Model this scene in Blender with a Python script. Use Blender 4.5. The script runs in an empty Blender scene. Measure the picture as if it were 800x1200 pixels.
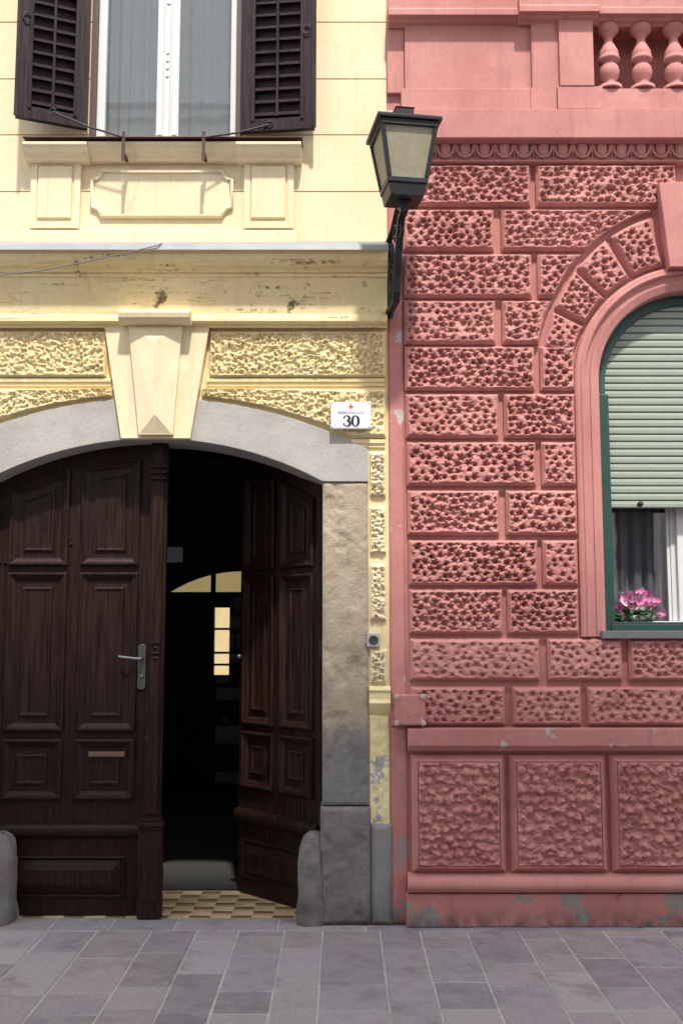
import bpy, math, random
import numpy as np
from mathutils import Vector, Matrix
random.seed(7)
sc = bpy.context.scene
COL = sc.collection
R = math.radians
PI = math.pi

# ------------------------------------------------------------------ camera model
F, D, H, TH = 1214.0, 5.94, 1.60, R(6.6)      # focal length (px of an 800x1200 frame), distance, eye height, pitch
CT, ST = math.cos(TH), math.sin(TH)
def P(px, py, out=0.0):
    """where the sight line through a measured photo point meets the plane `out` metres in front of the facade"""
    u = (px-400)/F; v = (600-py)/F
    t = (D-out)/(CT - v*ST)
    return u*t, H + t*(ST+v*CT)
def X(px, py, out=0.0): return P(px, py, out)[0]
def Z(py, out=0.0): return P(400, py, out)[1]
def G(px, py):
    u = (px-400)/F; v = (600-py)/F
    t = -H/(ST+v*CT)
    return u*t, -D + t*(CT-v*ST)

# ------------------------------------------------------------------ mesh builder
class MB:
    def __init__(s): s.v = []; s.f = []; s.sm = []
    def add(s, vs, fs, smooth=False):
        o = len(s.v); s.v += [tuple(map(float, p)) for p in vs]
        for f in fs: s.f.append([o+i for i in f]); s.sm.append(smooth)
        return s
    def box(s, x0, x1, y0, y1, z0, z1):
        if x0 > x1: x0, x1 = x1, x0
        if y0 > y1: y0, y1 = y1, y0
        if z0 > z1: z0, z1 = z1, z0
        return s.add([(x0,y0,z0),(x1,y0,z0),(x1,y1,z0),(x0,y1,z0),(x0,y0,z1),(x1,y0,z1),(x1,y1,z1),(x0,y1,z1)],
              [(0,3,2,1),(4,5,6,7),(0,1,5,4),(1,2,6,5),(2,3,7,6),(3,0,4,7)])
    def prism(s, poly, y0, y1):
        """poly: counter-clockwise (x,z) seen from -y; y0 front < y1 back"""
        n = len(poly); vs = [(x,y0,z) for x,z in poly]+[(x,y1,z) for x,z in poly]
        fs = [tuple(range(n)), tuple(range(2*n-1, n-1, -1))]
        for i in range(n): j = (i+1)%n; fs.append((i, n+i, n+j, j))
        return s.add(vs, fs)
    def extrude_x(s, prof, x0, x1, smooth=False):
        """prof: list of (out,z) running from top to bottom on the front; closed at the back"""
        n = len(prof); vs = [(x0,-o,z) for o,z in prof]+[(x1,-o,z) for o,z in prof]
        fs = [(i, i+1, n+i+1, n+i) for i in range(n-1)]
        s.add(vs, fs, smooth)
        s.add(vs, [(n-1, 0, n, 2*n-1)])
        s.add(vs[:n], [tuple(range(n-1,-1,-1))]); s.add(vs[n:], [tuple(range(n))])
        return s
    def strip(s, xs, lo, hi, y0, y1):
        n = len(xs); vs = []
        for x in xs: a, b = lo(x), hi(x); vs += [(x,y0,a),(x,y0,b),(x,y1,a),(x,y1,b)]
        fs = []
        for i in range(n-1):
            a = 4*i; b = a+4
            fs += [(a,b,b+1,a+1),(a+2,a+3,b+3,b+2),(a,a+2,b+2,b),(a+1,b+1,b+3,a+3)]
        fs += [(0,1,3,2),(4*n-4,4*n-2,4*n-1,4*n-3)]
        return s.add(vs, fs)
    def tube(s, pts, r, n=8, smooth=True):
        pts = [Vector(p) for p in pts]; rs = r if isinstance(r, (list,tuple)) else [r]*len(pts)
        vs = []; up = None
        for i, p in enumerate(pts):
            t = (pts[min(i+1,len(pts)-1)]-pts[max(i-1,0)]).normalized()
            if up is None: up = Vector((0,0,1)) if abs(t.z) < .9 else Vector((0,1,0))
            a = t.cross(up).normalized(); b = a.cross(t).normalized(); up = b
            for k in range(n):
                q = 2*PI*k/n; vs.append(p+a*(rs[i]*math.cos(q))+b*(rs[i]*math.sin(q)))
        fs = []
        for i in range(len(pts)-1):
            for k in range(n):
                fs.append((i*n+k, i*n+(k+1)%n, (i+1)*n+(k+1)%n, (i+1)*n+k))
        s.add(vs, fs, smooth)
        s.add(vs[:n], [tuple(range(n-1,-1,-1))]); s.add(vs[-n:], [tuple(range(n))])
        return s
    def lathe(s, c, prof, n=24, smooth=True, axis='z'):
        vs = []
        for r, h in prof:
            for k in range(n):
                q = 2*PI*k/n
                if axis == 'z': vs.append((c[0]+r*math.cos(q), c[1]+r*math.sin(q), c[2]+h))
                else: vs.append((c[0]+r*math.cos(q), c[1]-h, c[2]+r*math.sin(q)))
        fs = []
        for i in range(len(prof)-1):
            for k in range(n): fs.append((i*n+k, i*n+(k+1)%n, (i+1)*n+(k+1)%n, (i+1)*n+k))
        s.add(vs, fs, smooth)
        s.add(vs[-n:], [tuple(range(n))]); s.add(vs[:n], [tuple(range(n-1,-1,-1))])
        return s
    def loft(s, poly, prof, y=0.0, cap=True):
        """nested mitred frames: poly ccw (x,z); prof list of (inset,out)"""
        rings = []
        for ins, out in prof: rings += [[(x, y-out, z) for x, z in inset(poly, ins)]]
        n = len(poly); vs = [p for r in rings for p in r]; fs = []
        for i in range(len(rings)-1):
            for k in range(n): fs.append((i*n+k, i*n+(k+1)%n, (i+1)*n+(k+1)%n, (i+1)*n+k))
        if cap: fs.append(tuple((len(rings)-1)*n+k for k in range(n)))
        return s.add(vs, fs)
    def arcsweep(s, prof, xc, zc, zb, n=40, full=True):
        """sweep (r,out) profile up a left jamb from zb, over a half circle and down the right jamb"""
        st = [('l', zb), ('l', zc)]
        vs = []; rows = 0; m = len(prof)
        def row(fn):
            for r, o in prof: x, z = fn(r); vs.append((x, -o, z))
        row(lambda r: (xc-r, zb)); row(lambda r: (xc-r, (zb+zc)/2)); rows = 2
        for i in range(n+1):
            q = PI - PI*i/n
            row(lambda r: (xc+r*math.cos(q), zc+r*math.sin(q))); rows += 1
        row(lambda r: (xc+r, (zb+zc)/2)); row(lambda r: (xc+r, zb)); rows += 2
        fs = []
        for i in range(rows-1):
            for k in range(m-1): fs.append((i*m+k, i*m+k+1, (i+1)*m+k+1, (i+1)*m+k))
        s.add(vs, fs)
        return s
    def mesh(s, name):
        me = bpy.data.meshes.new(name); me.from_pydata(s.v, [], s.f)
        me.polygons.foreach_set('use_smooth', s.sm); me.validate(); me.update()
        return me

def inset(poly, d):
    n = len(poly); out = []
    for i in range(n):
        p0, p1, p2 = Vector(poly[i-1]), Vector(poly[i]), Vector(poly[(i+1)%n])
        a = (p1-p0).normalized(); b = (p2-p1).normalized()
        na = Vector((-a.y, a.x)); nb = Vector((-b.y, b.x))
        k = 1+na.dot(nb); m = (na+nb)/(k if k > .1 else .1)
        q = p1+m*d; out.append((q.x, q.y))
    return out
def rect(x0, x1, z0, z1): return [(x0,z0),(x1,z0),(x1,z1),(x0,z1)]
def prect(px0, px1, py0, py1, out=0.0):
    pm = (py0+py1)/2
    return X(px0,pm,out), X(px1,pm,out), Z(py1,out), Z(py0,out)

def obj(name, mb, mat, parent=None, bev=0.0, wm=None, label=None):
    me = mb.mesh(name) if isinstance(mb, MB) else mb
    o = bpy.data.objects.new(name, me); COL.objects.link(o)
    for m in (mat if isinstance(mat, (list,tuple)) else [mat]): 
        if len(me.materials) < 8: me.materials.append(m)
    if parent:
        o.parent = parent
        if parent.type == 'EMPTY' and not parent.get('local'):
            o.location = -parent.location
    if bev:
        b = o.modifiers.new('bevel', 'BEVEL'); b.width = bev; b.segments = 2; b.limit_method = 'ANGLE'; b.angle_limit = R(35)
    if label: o['label'] = label
    return o
def tag(o, label, cat, group=None, kind=None):
    if label: o['label'] = label
    if cat: o['category'] = cat
    if group: o['group'] = group
    if kind: o['kind'] = kind
    return o
def thing(name, label, cat, loc, group=None, local=False):
    o = bpy.data.objects.new(name, None); COL.objects.link(o); o.location = loc; o.empty_display_size = .1
    tag(o, label, cat, group)
    if local: o['local'] = 1
    return o
def single(name, mb, mat, origin, label, cat, group=None, bev=0.0):
    ox, oy, oz = origin
    mb.v = [(x-ox, y-oy, z-oz) for x, y, z in mb.v]
    o = obj(name, mb, mat, None, bev); o.location = origin
    return tag(o, label, cat, group)
def struct(name, mb, mat, bev=0):
    o = obj(name, mb, mat, None, bev); o['kind'] = 'structure'; return o

# ------------------------------------------------------------------ numpy relief
def hsh(i, j, s): 
    a = np.sin(i*127.1+j*311.7+s*74.7)*43758.5453
    return a-np.floor(a)
def vn(x, y, s=0):
    i = np.floor(x); j = np.floor(y); fx = x-i; fy = y-j
    fx = fx*fx*fx*(fx*(fx*6-15)+10); fy = fy*fy*fy*(fy*(fy*6-15)+10)
    return (hsh(i,j,s)*(1-fx)+hsh(i+1,j,s)*fx)*(1-fy)+(hsh(i,j+1,s)*(1-fx)+hsh(i+1,j+1,s)*fx)*fy
def fbm(x, y, s=0, o=3):
    r = 0; a = .5
    for k in range(o): r = r+a*vn(x*2**k, y*2**k, s+k*3); a *= .5
    return r
def sst(a, b, x):
    t = np.clip((x-a)/(b-a), 0, 1); return t*t*(3-2*t)
def pits(x, z, s, depth=1.0, R0=.0205):
    """stamped star-shaped hollows on a staggered lattice"""
    q_ = (s*.618)%1.0; sx, sz = .053*(.88+.24*q_), .038*(.9+.22*((s*.37)%1.0)); R0 = R0*(.85+.3*((s*.73)%1.0)); depth = depth*(.75+.4*((s*.29)%1.0))
    x = x+.014*(vn(x*14,z*14,s+31)-.5); z = z+.014*(vn(x*14,z*14,s+47)-.5)
    j = np.floor(z/sz); p = np.zeros_like(x)
    for dj in (-1,0,1):
        row = j+dj; off = .5*np.mod(row,2); i = np.floor(x/sx-off)
        for di in (-1,0,1):
            a = i+di
            cx = (a+.5+off+.50*(hsh(a,row,s)-.5))*sx; cz = (row+.5+.50*(hsh(a,row,s+5)-.5))*sz
            dx = x-cx; dz = z-cz; r = np.hypot(dx, dz*1.12); th = np.arctan2(dz, dx)
            k = 5+np.floor(2*hsh(a,row,s+9)); ph = 6.28*hsh(a,row,s+13)
            rr = R0*(.88+.30*np.cos(k*th+ph))*(.72+.65*hsh(a,row,s+17))
            p = np.maximum(p, sst(1.25, .15, r/rr))
    h = -.035*depth*p + .017*(fbm(x*48,z*48,s+2,3)-.45) + .008*(vn(x*20,z*20,s+3)-.5)
    return h
def worms(x, z, s):
    """irregular vermiculated rendering"""
    xx = x+.018*(fbm(x*50,z*50,s+4,2)-.4); zz = z+.018*(fbm(x*50,z*50,s+8,2)-.4)
    n = vn(xx*52, zz*70, s); m = vn(xx*85, zz*110, s+6)
    r = 1-np.abs(2*n-1)*1.9; q = 1-np.abs(2*m-1)*1.6
    return .014*np.clip(r,-.7,1)+.009*np.clip(q,-.6,1)+.008*(fbm(x*130,z*130,s,2)-.4) - .018

def knobs(x, z, s):
    """lumpy hacked rendering of the plinth panels"""
    sx, sz = .060, .050; p = np.zeros_like(x)
    xw = x+.030*(fbm(x*26,z*26,s+61,3)-.44); zw = z+.030*(fbm(x*26,z*26,s+67,3)-.44)
    j = np.floor(zw/sz)
    for dj in (-1,0,1):
        row = j+dj; off = .5*np.mod(row,2); i = np.floor(xw/sx-off)
        for di in (-1,0,1):
            a = i+di
            cx = (a+.5+off+.6*(hsh(a,row,s)-.5))*sx; cz = (row+.5+.6*(hsh(a,row,s+5)-.5))*sz
            r = np.hypot(xw-cx, (zw-cz)*1.15)/(.036*(.7+.6*hsh(a,row,s+2)))
            p = np.maximum(p, sst(1.0,.0,r)*(.45+.55*hsh(a,row,s+3)))
    d = z-.38*x+.02*(fbm(x*9,z*9,s+71,2)-.4)
    st = sst(.35,.75,fbm(x*4+7,z*4,s+20,2))*(np.abs(np.mod(d*11,1)-.5)*2-.5)*.016
    return .036*p+.024*(fbm(x*45,z*55,s+2,4)-.45)+.022*(fbm(x*85,z*85,s+9,3)-.43)-.008+st

def relief(fmap, Lu, Lv, height, fn, seed, res, border, chamf=.014, amp=1.0, edge=.008):
    """grid block: fmap(U,V)->(x,z); raised to `height`, with chamfer, plain border and a rough field"""
    def axis(L):
        e = [0, .0015, edge, chamf, chamf+.004]
        n = max(2, int(round((L-2*e[-1])/res)))
        mid = list(np.linspace(e[-1], L-e[-1], n+1))
        return np.array(e[:-1]+mid+[L-a for a in reversed(e[:-1])])
    us = axis(Lu); vs = axis(Lv); U, V = np.meshgrid(us/Lu, vs/Lv)
    x, z = fmap(U, V)
    d = np.minimum(np.minimum(U, 1-U)*Lu, np.minimum(V, 1-V)*Lv)
    d = d+.006*(vn(x*25,z*25,seed+77)-.5)*sst(.004,.02,d)
    prof = np.interp(d, [0,.0015,edge,chamf,chamf+.006], [0,height*.45,height*.5,height*.86,height])
    m = sst(border, border+.014, d)
    h = prof + m*fn(x, z, seed)*amp + .0015*(vn(x*60,z*60,seed+1)-.5)
    h = np.where(d < .0005, -.004, h)
    nv, nu = x.shape
    co = np.stack([x, -h, z], -1).reshape(-1,3)
    idx = np.arange(nu*nv).reshape(nv,nu)
    q = np.stack([idx[:-1,:-1], idx[:-1,1:], idx[1:,1:], idx[1:,:-1]], -1).reshape(-1,4)
    return co, q
def relief_obj(name, co, q, mat, parent, yoff=0.0, mirror=None):
    co = co.copy(); co[:,1] += yoff
    if mirror is not None:
        co[:,0] = 2*mirror-co[:,0]; q = q[:, ::-1]
    me = bpy.data.meshes.new(name); me.from_pydata(co.tolist(), [], q.tolist())
    me.polygons.foreach_set('use_smooth', [True]*len(me.polygons)); me.update()
    return obj(name, me, mat, parent)

# ------------------------------------------------------------------ materials
def new_mat(name):
    m = bpy.data.materials.new(name); m.use_nodes = True
    nt = m.node_tree; return m, nt, nt.nodes['Principled BSDF']
def N(nt, t, **kw):
    n = nt.nodes.new(t)
    for k, v in kw.items():
        if k in n.inputs: n.inputs[k].default_value = v
        else: setattr(n, k, v)
    return n
def L(nt, a, b): nt.links.new(a, b)
def pos(nt, scale=(1,1,1)):
    g = N(nt, 'ShaderNodeNewGeometry'); m = N(nt, 'ShaderNodeMapping'); m.inputs['Scale'].default_value = scale
    L(nt, g.outputs['Position'], m.inputs['Vector']); return m.outputs['Vector']
def opos(nt, scale=(1,1,1)):
    g = N(nt, 'ShaderNodeTexCoord'); m = N(nt, 'ShaderNodeMapping'); m.inputs['Scale'].default_value = scale
    L(nt, g.outputs['Object'], m.inputs['Vector']); return m.outputs['Vector']
def noise(nt, vec, scale, detail=4, rough=.6):
    n = N(nt, 'ShaderNodeTexNoise'); n.inputs['Scale'].default_value = scale; n.inputs['Detail'].default_value = detail
    n.inputs['Roughness'].default_value = rough; L(nt, vec, n.inputs['Vector']); return n.outputs['Fac']
def ramp(nt, fac, a, b, ca=0.0, cb=1.0):
    n = N(nt, 'ShaderNodeMapRange'); n.interpolation_type = 'SMOOTHSTEP'
    n.inputs['From Min'].default_value = a; n.inputs['From Max'].default_value = b
    n.inputs['To Min'].default_value = ca; n.inputs['To Max'].default_value = cb
    L(nt, fac, n.inputs['Value']); return n.outputs['Result']
def mix(nt, fac, a, b):
    n = N(nt, 'ShaderNodeMix', data_type='RGBA')
    for s, v in ((n.inputs[0], fac), (n.inputs[6], a), (n.inputs[7], b)):
        if isinstance(v, (int, float)): s.default_value = v
        elif isinstance(v, tuple): s.default_value = (*v[:3], 1)
        else: L(nt, v, s)
    return n.outputs[2]
def mul(nt, a, b):
    n = N(nt, 'ShaderNodeMath', operation='MULTIPLY')
    for s, v in ((n.inputs[0], a), (n.inputs[1], b)):
        if isinstance(v, (int, float)): s.default_value = v
        else: L(nt, v, s)
    return n.outputs[0]
def bump(nt, bs, fac, strength, dist):
    b = N(nt, 'ShaderNodeBump'); b.inputs['Strength'].default_value = strength; b.inputs['Distance'].default_value = dist
    L(nt, fac, b.inputs['Height']); L(nt, b.outputs['Normal'], bs.inputs['Normal'])
def zrange(nt, a, b):
    g = N(nt, 'ShaderNodeNewGeometry'); s = N(nt, 'ShaderNodeSeparateXYZ'); L(nt, g.outputs['Position'], s.inputs[0])
    return ramp(nt, s.outputs['Z'], a, b)
def plaster(name, c1, c2, dirt=(.1,.09,.08), dirt_lo=.66, dirt_amt=.6, streak=None, peel=None, peel_z=None, peel_lo=.6, bs=.25, rough=.85, foot=False):
    m, nt, b = new_mat(name); v = pos(nt)
    col = mix(nt, ramp(nt, noise(nt, v, 1.7, 6), .3, .7), c1, c2)
    col = mix(nt, mul(nt, ramp(nt, noise(nt, v, 26, 5), .45, .75), .25), col, tuple(c*.72 for c in c1))
    col = mix(nt, mul(nt, ramp(nt, noise(nt, pos(nt, (9,9,.7)), 1.6, 7, .7), .5, .8), .6), col, tuple(c*.62 for c in c1))
    col = mix(nt, mul(nt, ramp(nt, noise(nt, v, 3.1, 8, .7), .5, .75), .5), col, tuple(min(.9,c*1.18+.03) for c in c2))
    dn = ramp(nt, noise(nt, v, 5.5, 8, .7), dirt_lo, dirt_lo+.07)
    col = mix(nt, mul(nt, dn, dirt_amt), col, dirt)
    cn = N(nt, 'ShaderNodeTexVoronoi', feature='DISTANCE_TO_EDGE'); cn.inputs['Scale'].default_value = 1.5
    wv = N(nt, 'ShaderNodeVectorMath', operation='MULTIPLY_ADD'); wn = N(nt, 'ShaderNodeTexNoise'); wn.inputs['Scale'].default_value = 6; wn.inputs['Detail'].default_value = 5; L(nt, v, wn.inputs['Vector'])
    L(nt, wn.outputs['Color'], wv.inputs[0]); wv.inputs[1].default_value = (.22,.22,.22); L(nt, v, wv.inputs[2]); L(nt, wv.outputs[0], cn.inputs['Vector'])
    col = mix(nt, mul(nt, mul(nt, ramp(nt, cn.outputs['Distance'], .007, .001), ramp(nt, noise(nt, v, 2.3, 3), .54, .64)), .35), col, tuple(c*.4 for c in c1))
    if streak:
        sv_ = pos(nt, (.9,.9,11)); sn = mul(nt, ramp(nt, noise(nt, sv_, 3.2, 8, .72), streak, streak+.1), ramp(nt, noise(nt, v, 40, 4), .4, .6))
        col = mix(nt, mul(nt, sn, .8), col, dirt)
    if peel:
        pn = ramp(nt, noise(nt, v, 6.5, 7, .62), peel_lo, peel_lo+.02)
        if peel_z: pn = mul(nt, pn, zrange(nt, *peel_z))
        pc = mix(nt, noise(nt, v, 30, 4), peel, tuple(c*1.7 for c in peel))
        col = mix(nt, pn, col, pc)
    if foot: col = mix(nt, mul(nt, mul(nt, zrange(nt, .16, -.03), ramp(nt, noise(nt, v, 11, 7, .7), .3, .62)), .85), col, (.075,.065,.06))
    L(nt, col, b.inputs['Base Color']); b.inputs['Roughness'].default_value = rough; b.inputs['Specular IOR Level'].default_value = .25
    bump(nt, b, noise(nt, v, 95, 5), bs, .006)
    return m
def simple(name, c, rough=.5, metal=0.0, var=.25, scale=20, bs=.1, spec=.5):
    m, nt, b = new_mat(name); v = opos(nt)
    col = mix(nt, noise(nt, v, scale, 5), tuple(x*(1-var) for x in c), tuple(min(1,x*(1+var)) for x in c))
    L(nt, col, b.inputs['Base Color']); b.inputs['Roughness'].default_value = rough; b.inputs['Metallic'].default_value = metal
    b.inputs['Specular IOR Level'].default_value = spec
    if bs: bump(nt, b, noise(nt, v, scale*5, 4), bs, .003)
    return m
def stone(name, c1, c2, dark, scale=3, bs=.6, lo=.5, hi=.75, amt=.7, low=None, foot=False):
    m, nt, b = new_mat(name); v = pos(nt)
    col = mix(nt, ramp(nt, noise(nt, v, scale, 7, .65), .35, .65), c1, c2)
    col = mix(nt, mul(nt, ramp(nt, noise(nt, v, scale*2.3, 8, .7), lo, hi), amt), col, dark)
    col = mix(nt, mul(nt, ramp(nt, noise(nt, v, 60, 4), .5, .8), .35), col, tuple(x*.55 for x in c1))
    if low:
        g = N(nt, 'ShaderNodeNewGeometry'); sp = N(nt, 'ShaderNodeSeparateXYZ'); L(nt, g.outputs['Position'], sp.inputs[0])
        q = N(nt, 'ShaderNodeMath', operation='MULTIPLY_ADD'); L(nt, noise(nt, v, 5, 7, .7), q.inputs[0]); q.inputs[1].default_value = .6; L(nt, sp.outputs['Z'], q.inputs[2])
        col = mix(nt, ramp(nt, q.outputs[0], low[0]+.06, low[0]-.12), col, mix(nt, noise(nt, v, 12, 6, .7), low[1], low[2]))
    if foot: col = mix(nt, mul(nt, mul(nt, zrange(nt, .2, -.03), ramp(nt, noise(nt, v, 9, 7, .7), .3, .62)), .7), col, (.06,.055,.05))
    L(nt, col, b.inputs['Base Color']); b.inputs['Roughness'].default_value = .88; b.inputs['Specular IOR Level'].default_value = .25
    n = N(nt, 'ShaderNodeMath', operation='ADD'); L(nt, noise(nt, v, 22, 8, .7), n.inputs[0]); L(nt, mul(nt, noise(nt, v, 110, 4), .5), n.inputs[1])
    bump(nt, b, n.outputs[0], bs, .012)
    return m
def wood(name, c1, c2, wear, rough=.42):
    m, nt, b = new_mat(name); v = opos(nt, (1,1,.06)); w = opos(nt)
    g = noise(nt, v, 55, 6, .65)
    col = mix(nt, ramp(nt, g, .35, .68), c1, c2)
    col = mix(nt, mul(nt, ramp(nt, noise(nt, w, 9, 8, .75), .645, .70), .5), col, wear)
    L(nt, col, b.inputs['Base Color']); L(nt, ramp(nt, g, .3, .7, rough-.08, rough+.15), b.inputs['Roughness'])
    b.inputs['Specular IOR Level'].default_value = .17
    bump(nt, b, g, .45, .004)
    return m
def glass(name, tint=(.95,.97,.98), refl=.07):
    m, nt, b = new_mat(name)
    t = N(nt, 'ShaderNodeBsdfTransparent'); t.inputs[0].default_value = (*tint,1)
    g = N(nt, 'ShaderNodeBsdfGlossy'); g.inputs['Roughness'].default_value = .02
    lw = N(nt, 'ShaderNodeLayerWeight'); lw.inputs[0].default_value = .5
    pw_ = N(nt, 'ShaderNodeMath', operation='POWER'); L(nt, lw.outputs['Facing'], pw_.inputs[0]); pw_.inputs[1].default_value = 4
    x = N(nt, 'ShaderNodeMixShader'); L(nt, ramp(nt, pw_.outputs[0], 0, 1, refl, .8), x.inputs[0]); L(nt, t.outputs[0], x.inputs[1]); L(nt, g.outputs[0], x.inputs[2])
    L(nt, x.outputs[0], nt.nodes['Material Output'].inputs['Surface'])
    bump_n = N(nt, 'ShaderNodeBump'); bump_n.inputs['Strength'].default_value = .05; bump_n.inputs['Distance'].default_value = .01
    L(nt, noise(nt, pos(nt), 3, 2), bump_n.inputs['Height']); L(nt, bump_n.outputs[0], g.inputs['Normal'])
    return m
def cloth(name, c, trans=.35):
    m, nt, b = new_mat(name); nt.nodes.remove(b)
    d = N(nt, 'ShaderNodeBsdfDiffuse'); t = N(nt, 'ShaderNodeBsdfTranslucent'); x = N(nt, 'ShaderNodeMixShader')
    col = mix(nt, noise(nt, opos(nt, (1,1,.05)), 40, 4), tuple(a*.85 for a in c), c)
    L(nt, col, d.inputs[0]); L(nt, col, t.inputs[0]); x.inputs[0].default_value = trans
    L(nt, d.outputs[0], x.inputs[1]); L(nt, t.outputs[0], x.inputs[2]); L(nt, x.outputs[0], nt.nodes['Material Output'].inputs['Surface'])
    return m

M = {}
M['yellow'] = plaster('yellow_plaster', (.75,.60,.315), (.78,.645,.375), (.13,.10,.05), .70, .55, bs=.2)
M['yellow_pale'] = plaster('pale_yellow_plaster', (.735,.612,.39), (.76,.645,.435), (.25,.2,.12), .69, .5, .63, bs=.15)
M['yellow_stain'] = plaster('stained_yellow_plaster', (.75,.60,.315), (.78,.645,.375), (.06,.045,.02), .60, .85, .545, bs=.2)
M['yellow_peel'] = plaster('peeling_yellow_plaster', (.80,.68,.36), (.84,.73,.43), (.2,.16,.09), .66, .5, peel=(.30,.29,.28), peel_lo=.56, bs=.8)
M['pink'] = plaster('pink_plaster', (.435,.180,.160), (.525,.242,.217), (.17,.06,.052), .66, .5, bs=.25)
M['pink_worn'] = plaster('worn_pink_plaster', (.45,.182,.166), (.54,.240,.22), (.17,.07,.065), .66, .5, peel=(.34,.305,.29), peel_lo=.612, bs=.4)
M['pink_base'] = plaster('peeling_pink_plaster', (.43,.165,.15), (.50,.21,.19), (.14,.065,.06), .62, .6, peel=(.20,.18,.165), peel_lo=.537, foot=True, peel_z=(1.25,.1), bs=.4)
M['stone_arch'] = stone('arch_stone', (.35,.33,.305), (.43,.407,.378), (.27,.25,.23), 2.2, .3, .55, .8, .6)
M['stone_jamb'] = stone('jamb_stone', (.355,.285,.205), (.44,.37,.28), (.17,.14,.105), 2.6, .7, .50, .72, .8, low=(1.38,(.12,.115,.108),(.30,.285,.27)))
M['stone_base'] = stone('base_stone', (.17,.155,.15), (.24,.225,.215), (.09,.085,.085), 3.5, .8, .5, .7, .7, foot=True)
M['stone_grey'] = stone('smooth_base_stone', (.21,.20,.20), (.26,.25,.245), (.14,.135,.13), 2.5, .3, .55, .8, .5, foot=True)
M['wood'] = wood('dark_gate_wood', (.0120,.0052,.0040), (.029,.0130,.0100), (.10,.065,.05), .42)
M['shutter'] = wood('shutter_wood', (.022,.0135,.017), (.036,.023,.026), (.10,.08,.07), .4)
M['brown'] = simple('brown_window_paint', (.085,.045,.04), .5)
M['white'] = simple('white_window_paint', (.62,.62,.62), .35, 0, .05, 6, .05)
M['zinc'] = simple('zinc_flashing', (.36,.37,.39), .45, .6, .2, 8)
M['iron'] = simple('dark_iron', (.022,.022,.026), .45, .3, .3, 40, .3)
M['rust_iron'] = simple('rusty_iron', (.07,.03,.025), .6, .2, .4, 60, .3)
M['handle'] = simple('tarnished_handle_metal', (.13,.135,.135), .38, .8, .2, 40)
M['green'] = simple('green_window_paint', (.020,.062,.053), .4, 0, .25, 14, .2)
M['slat'] = simple('pale_green_slat', (.285,.33,.27), .5, 0, .1, 12, .1)
M['slate'] = simple('grey_sill_slate', (.16,.15,.155), .6, 0, .2, 20)
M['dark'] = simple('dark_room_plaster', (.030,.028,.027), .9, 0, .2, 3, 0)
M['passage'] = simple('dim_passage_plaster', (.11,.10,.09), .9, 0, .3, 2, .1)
M['blackdoor'] = simple('black_door_paint', (.012,.012,.014), .5, 0, .2, 20)
M['refl_sign'] = simple('grey_reflection_and_sign', (.55,.57,.62), .4, 0, .2, 5)  # grey of the painted door-glass reflections, the notice and the sign frame
M['rubber'] = simple('ribbed_rubber', (.030,.029,.027), .85, 0, .35, 130, .5)
M['plate'] = simple('white_enamel', (.78,.78,.80), .25, 0, .03, 5, 0)
M['ink'] = simple('dark_ink', (.02,.025,.05), .4, 0, .1, 5, 0)
M['red_ink'] = simple('red_ink', (.45,.05,.04), .4, 0, .1, 5, 0)
M['grey_ink'] = simple('grey_ink', (.14,.15,.19), .4, 0, .1, 5, 0)
M['bell'] = simple('grey_bell_plastic', (.40,.40,.39), .4)
M['bell_dark'] = simple('bell_button_metal', (.10,.10,.10), .35, .7)
M['glass'] = glass('window_glass', (.9,.93,.95), .16)
M['fanglass'] = glass('dusty_fanlight_glass', (.62,.62,.56), .04)
M['sheer'] = cloth('white_sheer_cloth', (.58,.58,.60))
M['greycloth'] = cloth('grey_sheer_cloth', (.34,.315,.325), .25)
M['leaf'] = simple('dark_green_leaf', (.035,.075,.035), .45, 0, .6, 60)
M['petal'] = simple('pink_petal', (.80,.17,.42), .5, 0, .35, 30, 0)
M['petal2'] = simple('pale_pink_petal', (.85,.52,.68), .5, 0, .2, 30, 0)
M['pot'] = simple('white_planter', (.26,.26,.25), .5)
M['cable'] = simple('grey_cable_rubber', (.16,.155,.15), .5)
M['paper'] = simple('white_paper', (.7,.7,.68), .8)
M['opp'] = plaster('grey_render', (.52,.50,.47), (.58,.56,.52), bs=.1)
M['roof'] = simple('red_roof_tile', (.25,.09,.06), .8)

# frosted lamp glass
m, nt, b = new_mat('frosted_lamp_glass'); nt.nodes.remove(b)
d = N(nt,'ShaderNodeBsdfDiffuse'); t = N(nt,'ShaderNodeBsdfTranslucent'); g = N(nt,'ShaderNodeBsdfGlossy'); g.inputs['Roughness'].default_value = .35
v = opos(nt); c = mix(nt, ramp(nt, noise(nt, v, 18, 6), .35, .7), (.48,.43,.30), (.56,.505,.365))
L(nt,c,d.inputs[0]); L(nt,c,t.inputs[0])
x1 = N(nt,'ShaderNodeMixShader'); x1.inputs[0].default_value = .45; L(nt,d.outputs[0],x1.inputs[1]); L(nt,t.outputs[0],x1.inputs[2])
x2 = N(nt,'ShaderNodeMixShader'); x2.inputs[0].default_value = .06; L(nt,x1.outputs[0],x2.inputs[1]); L(nt,g.outputs[0],x2.inputs[2])
L(nt,x2.outputs[0],nt.nodes['Material Output'].inputs['Surface']); M['lampglass'] = m

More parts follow.
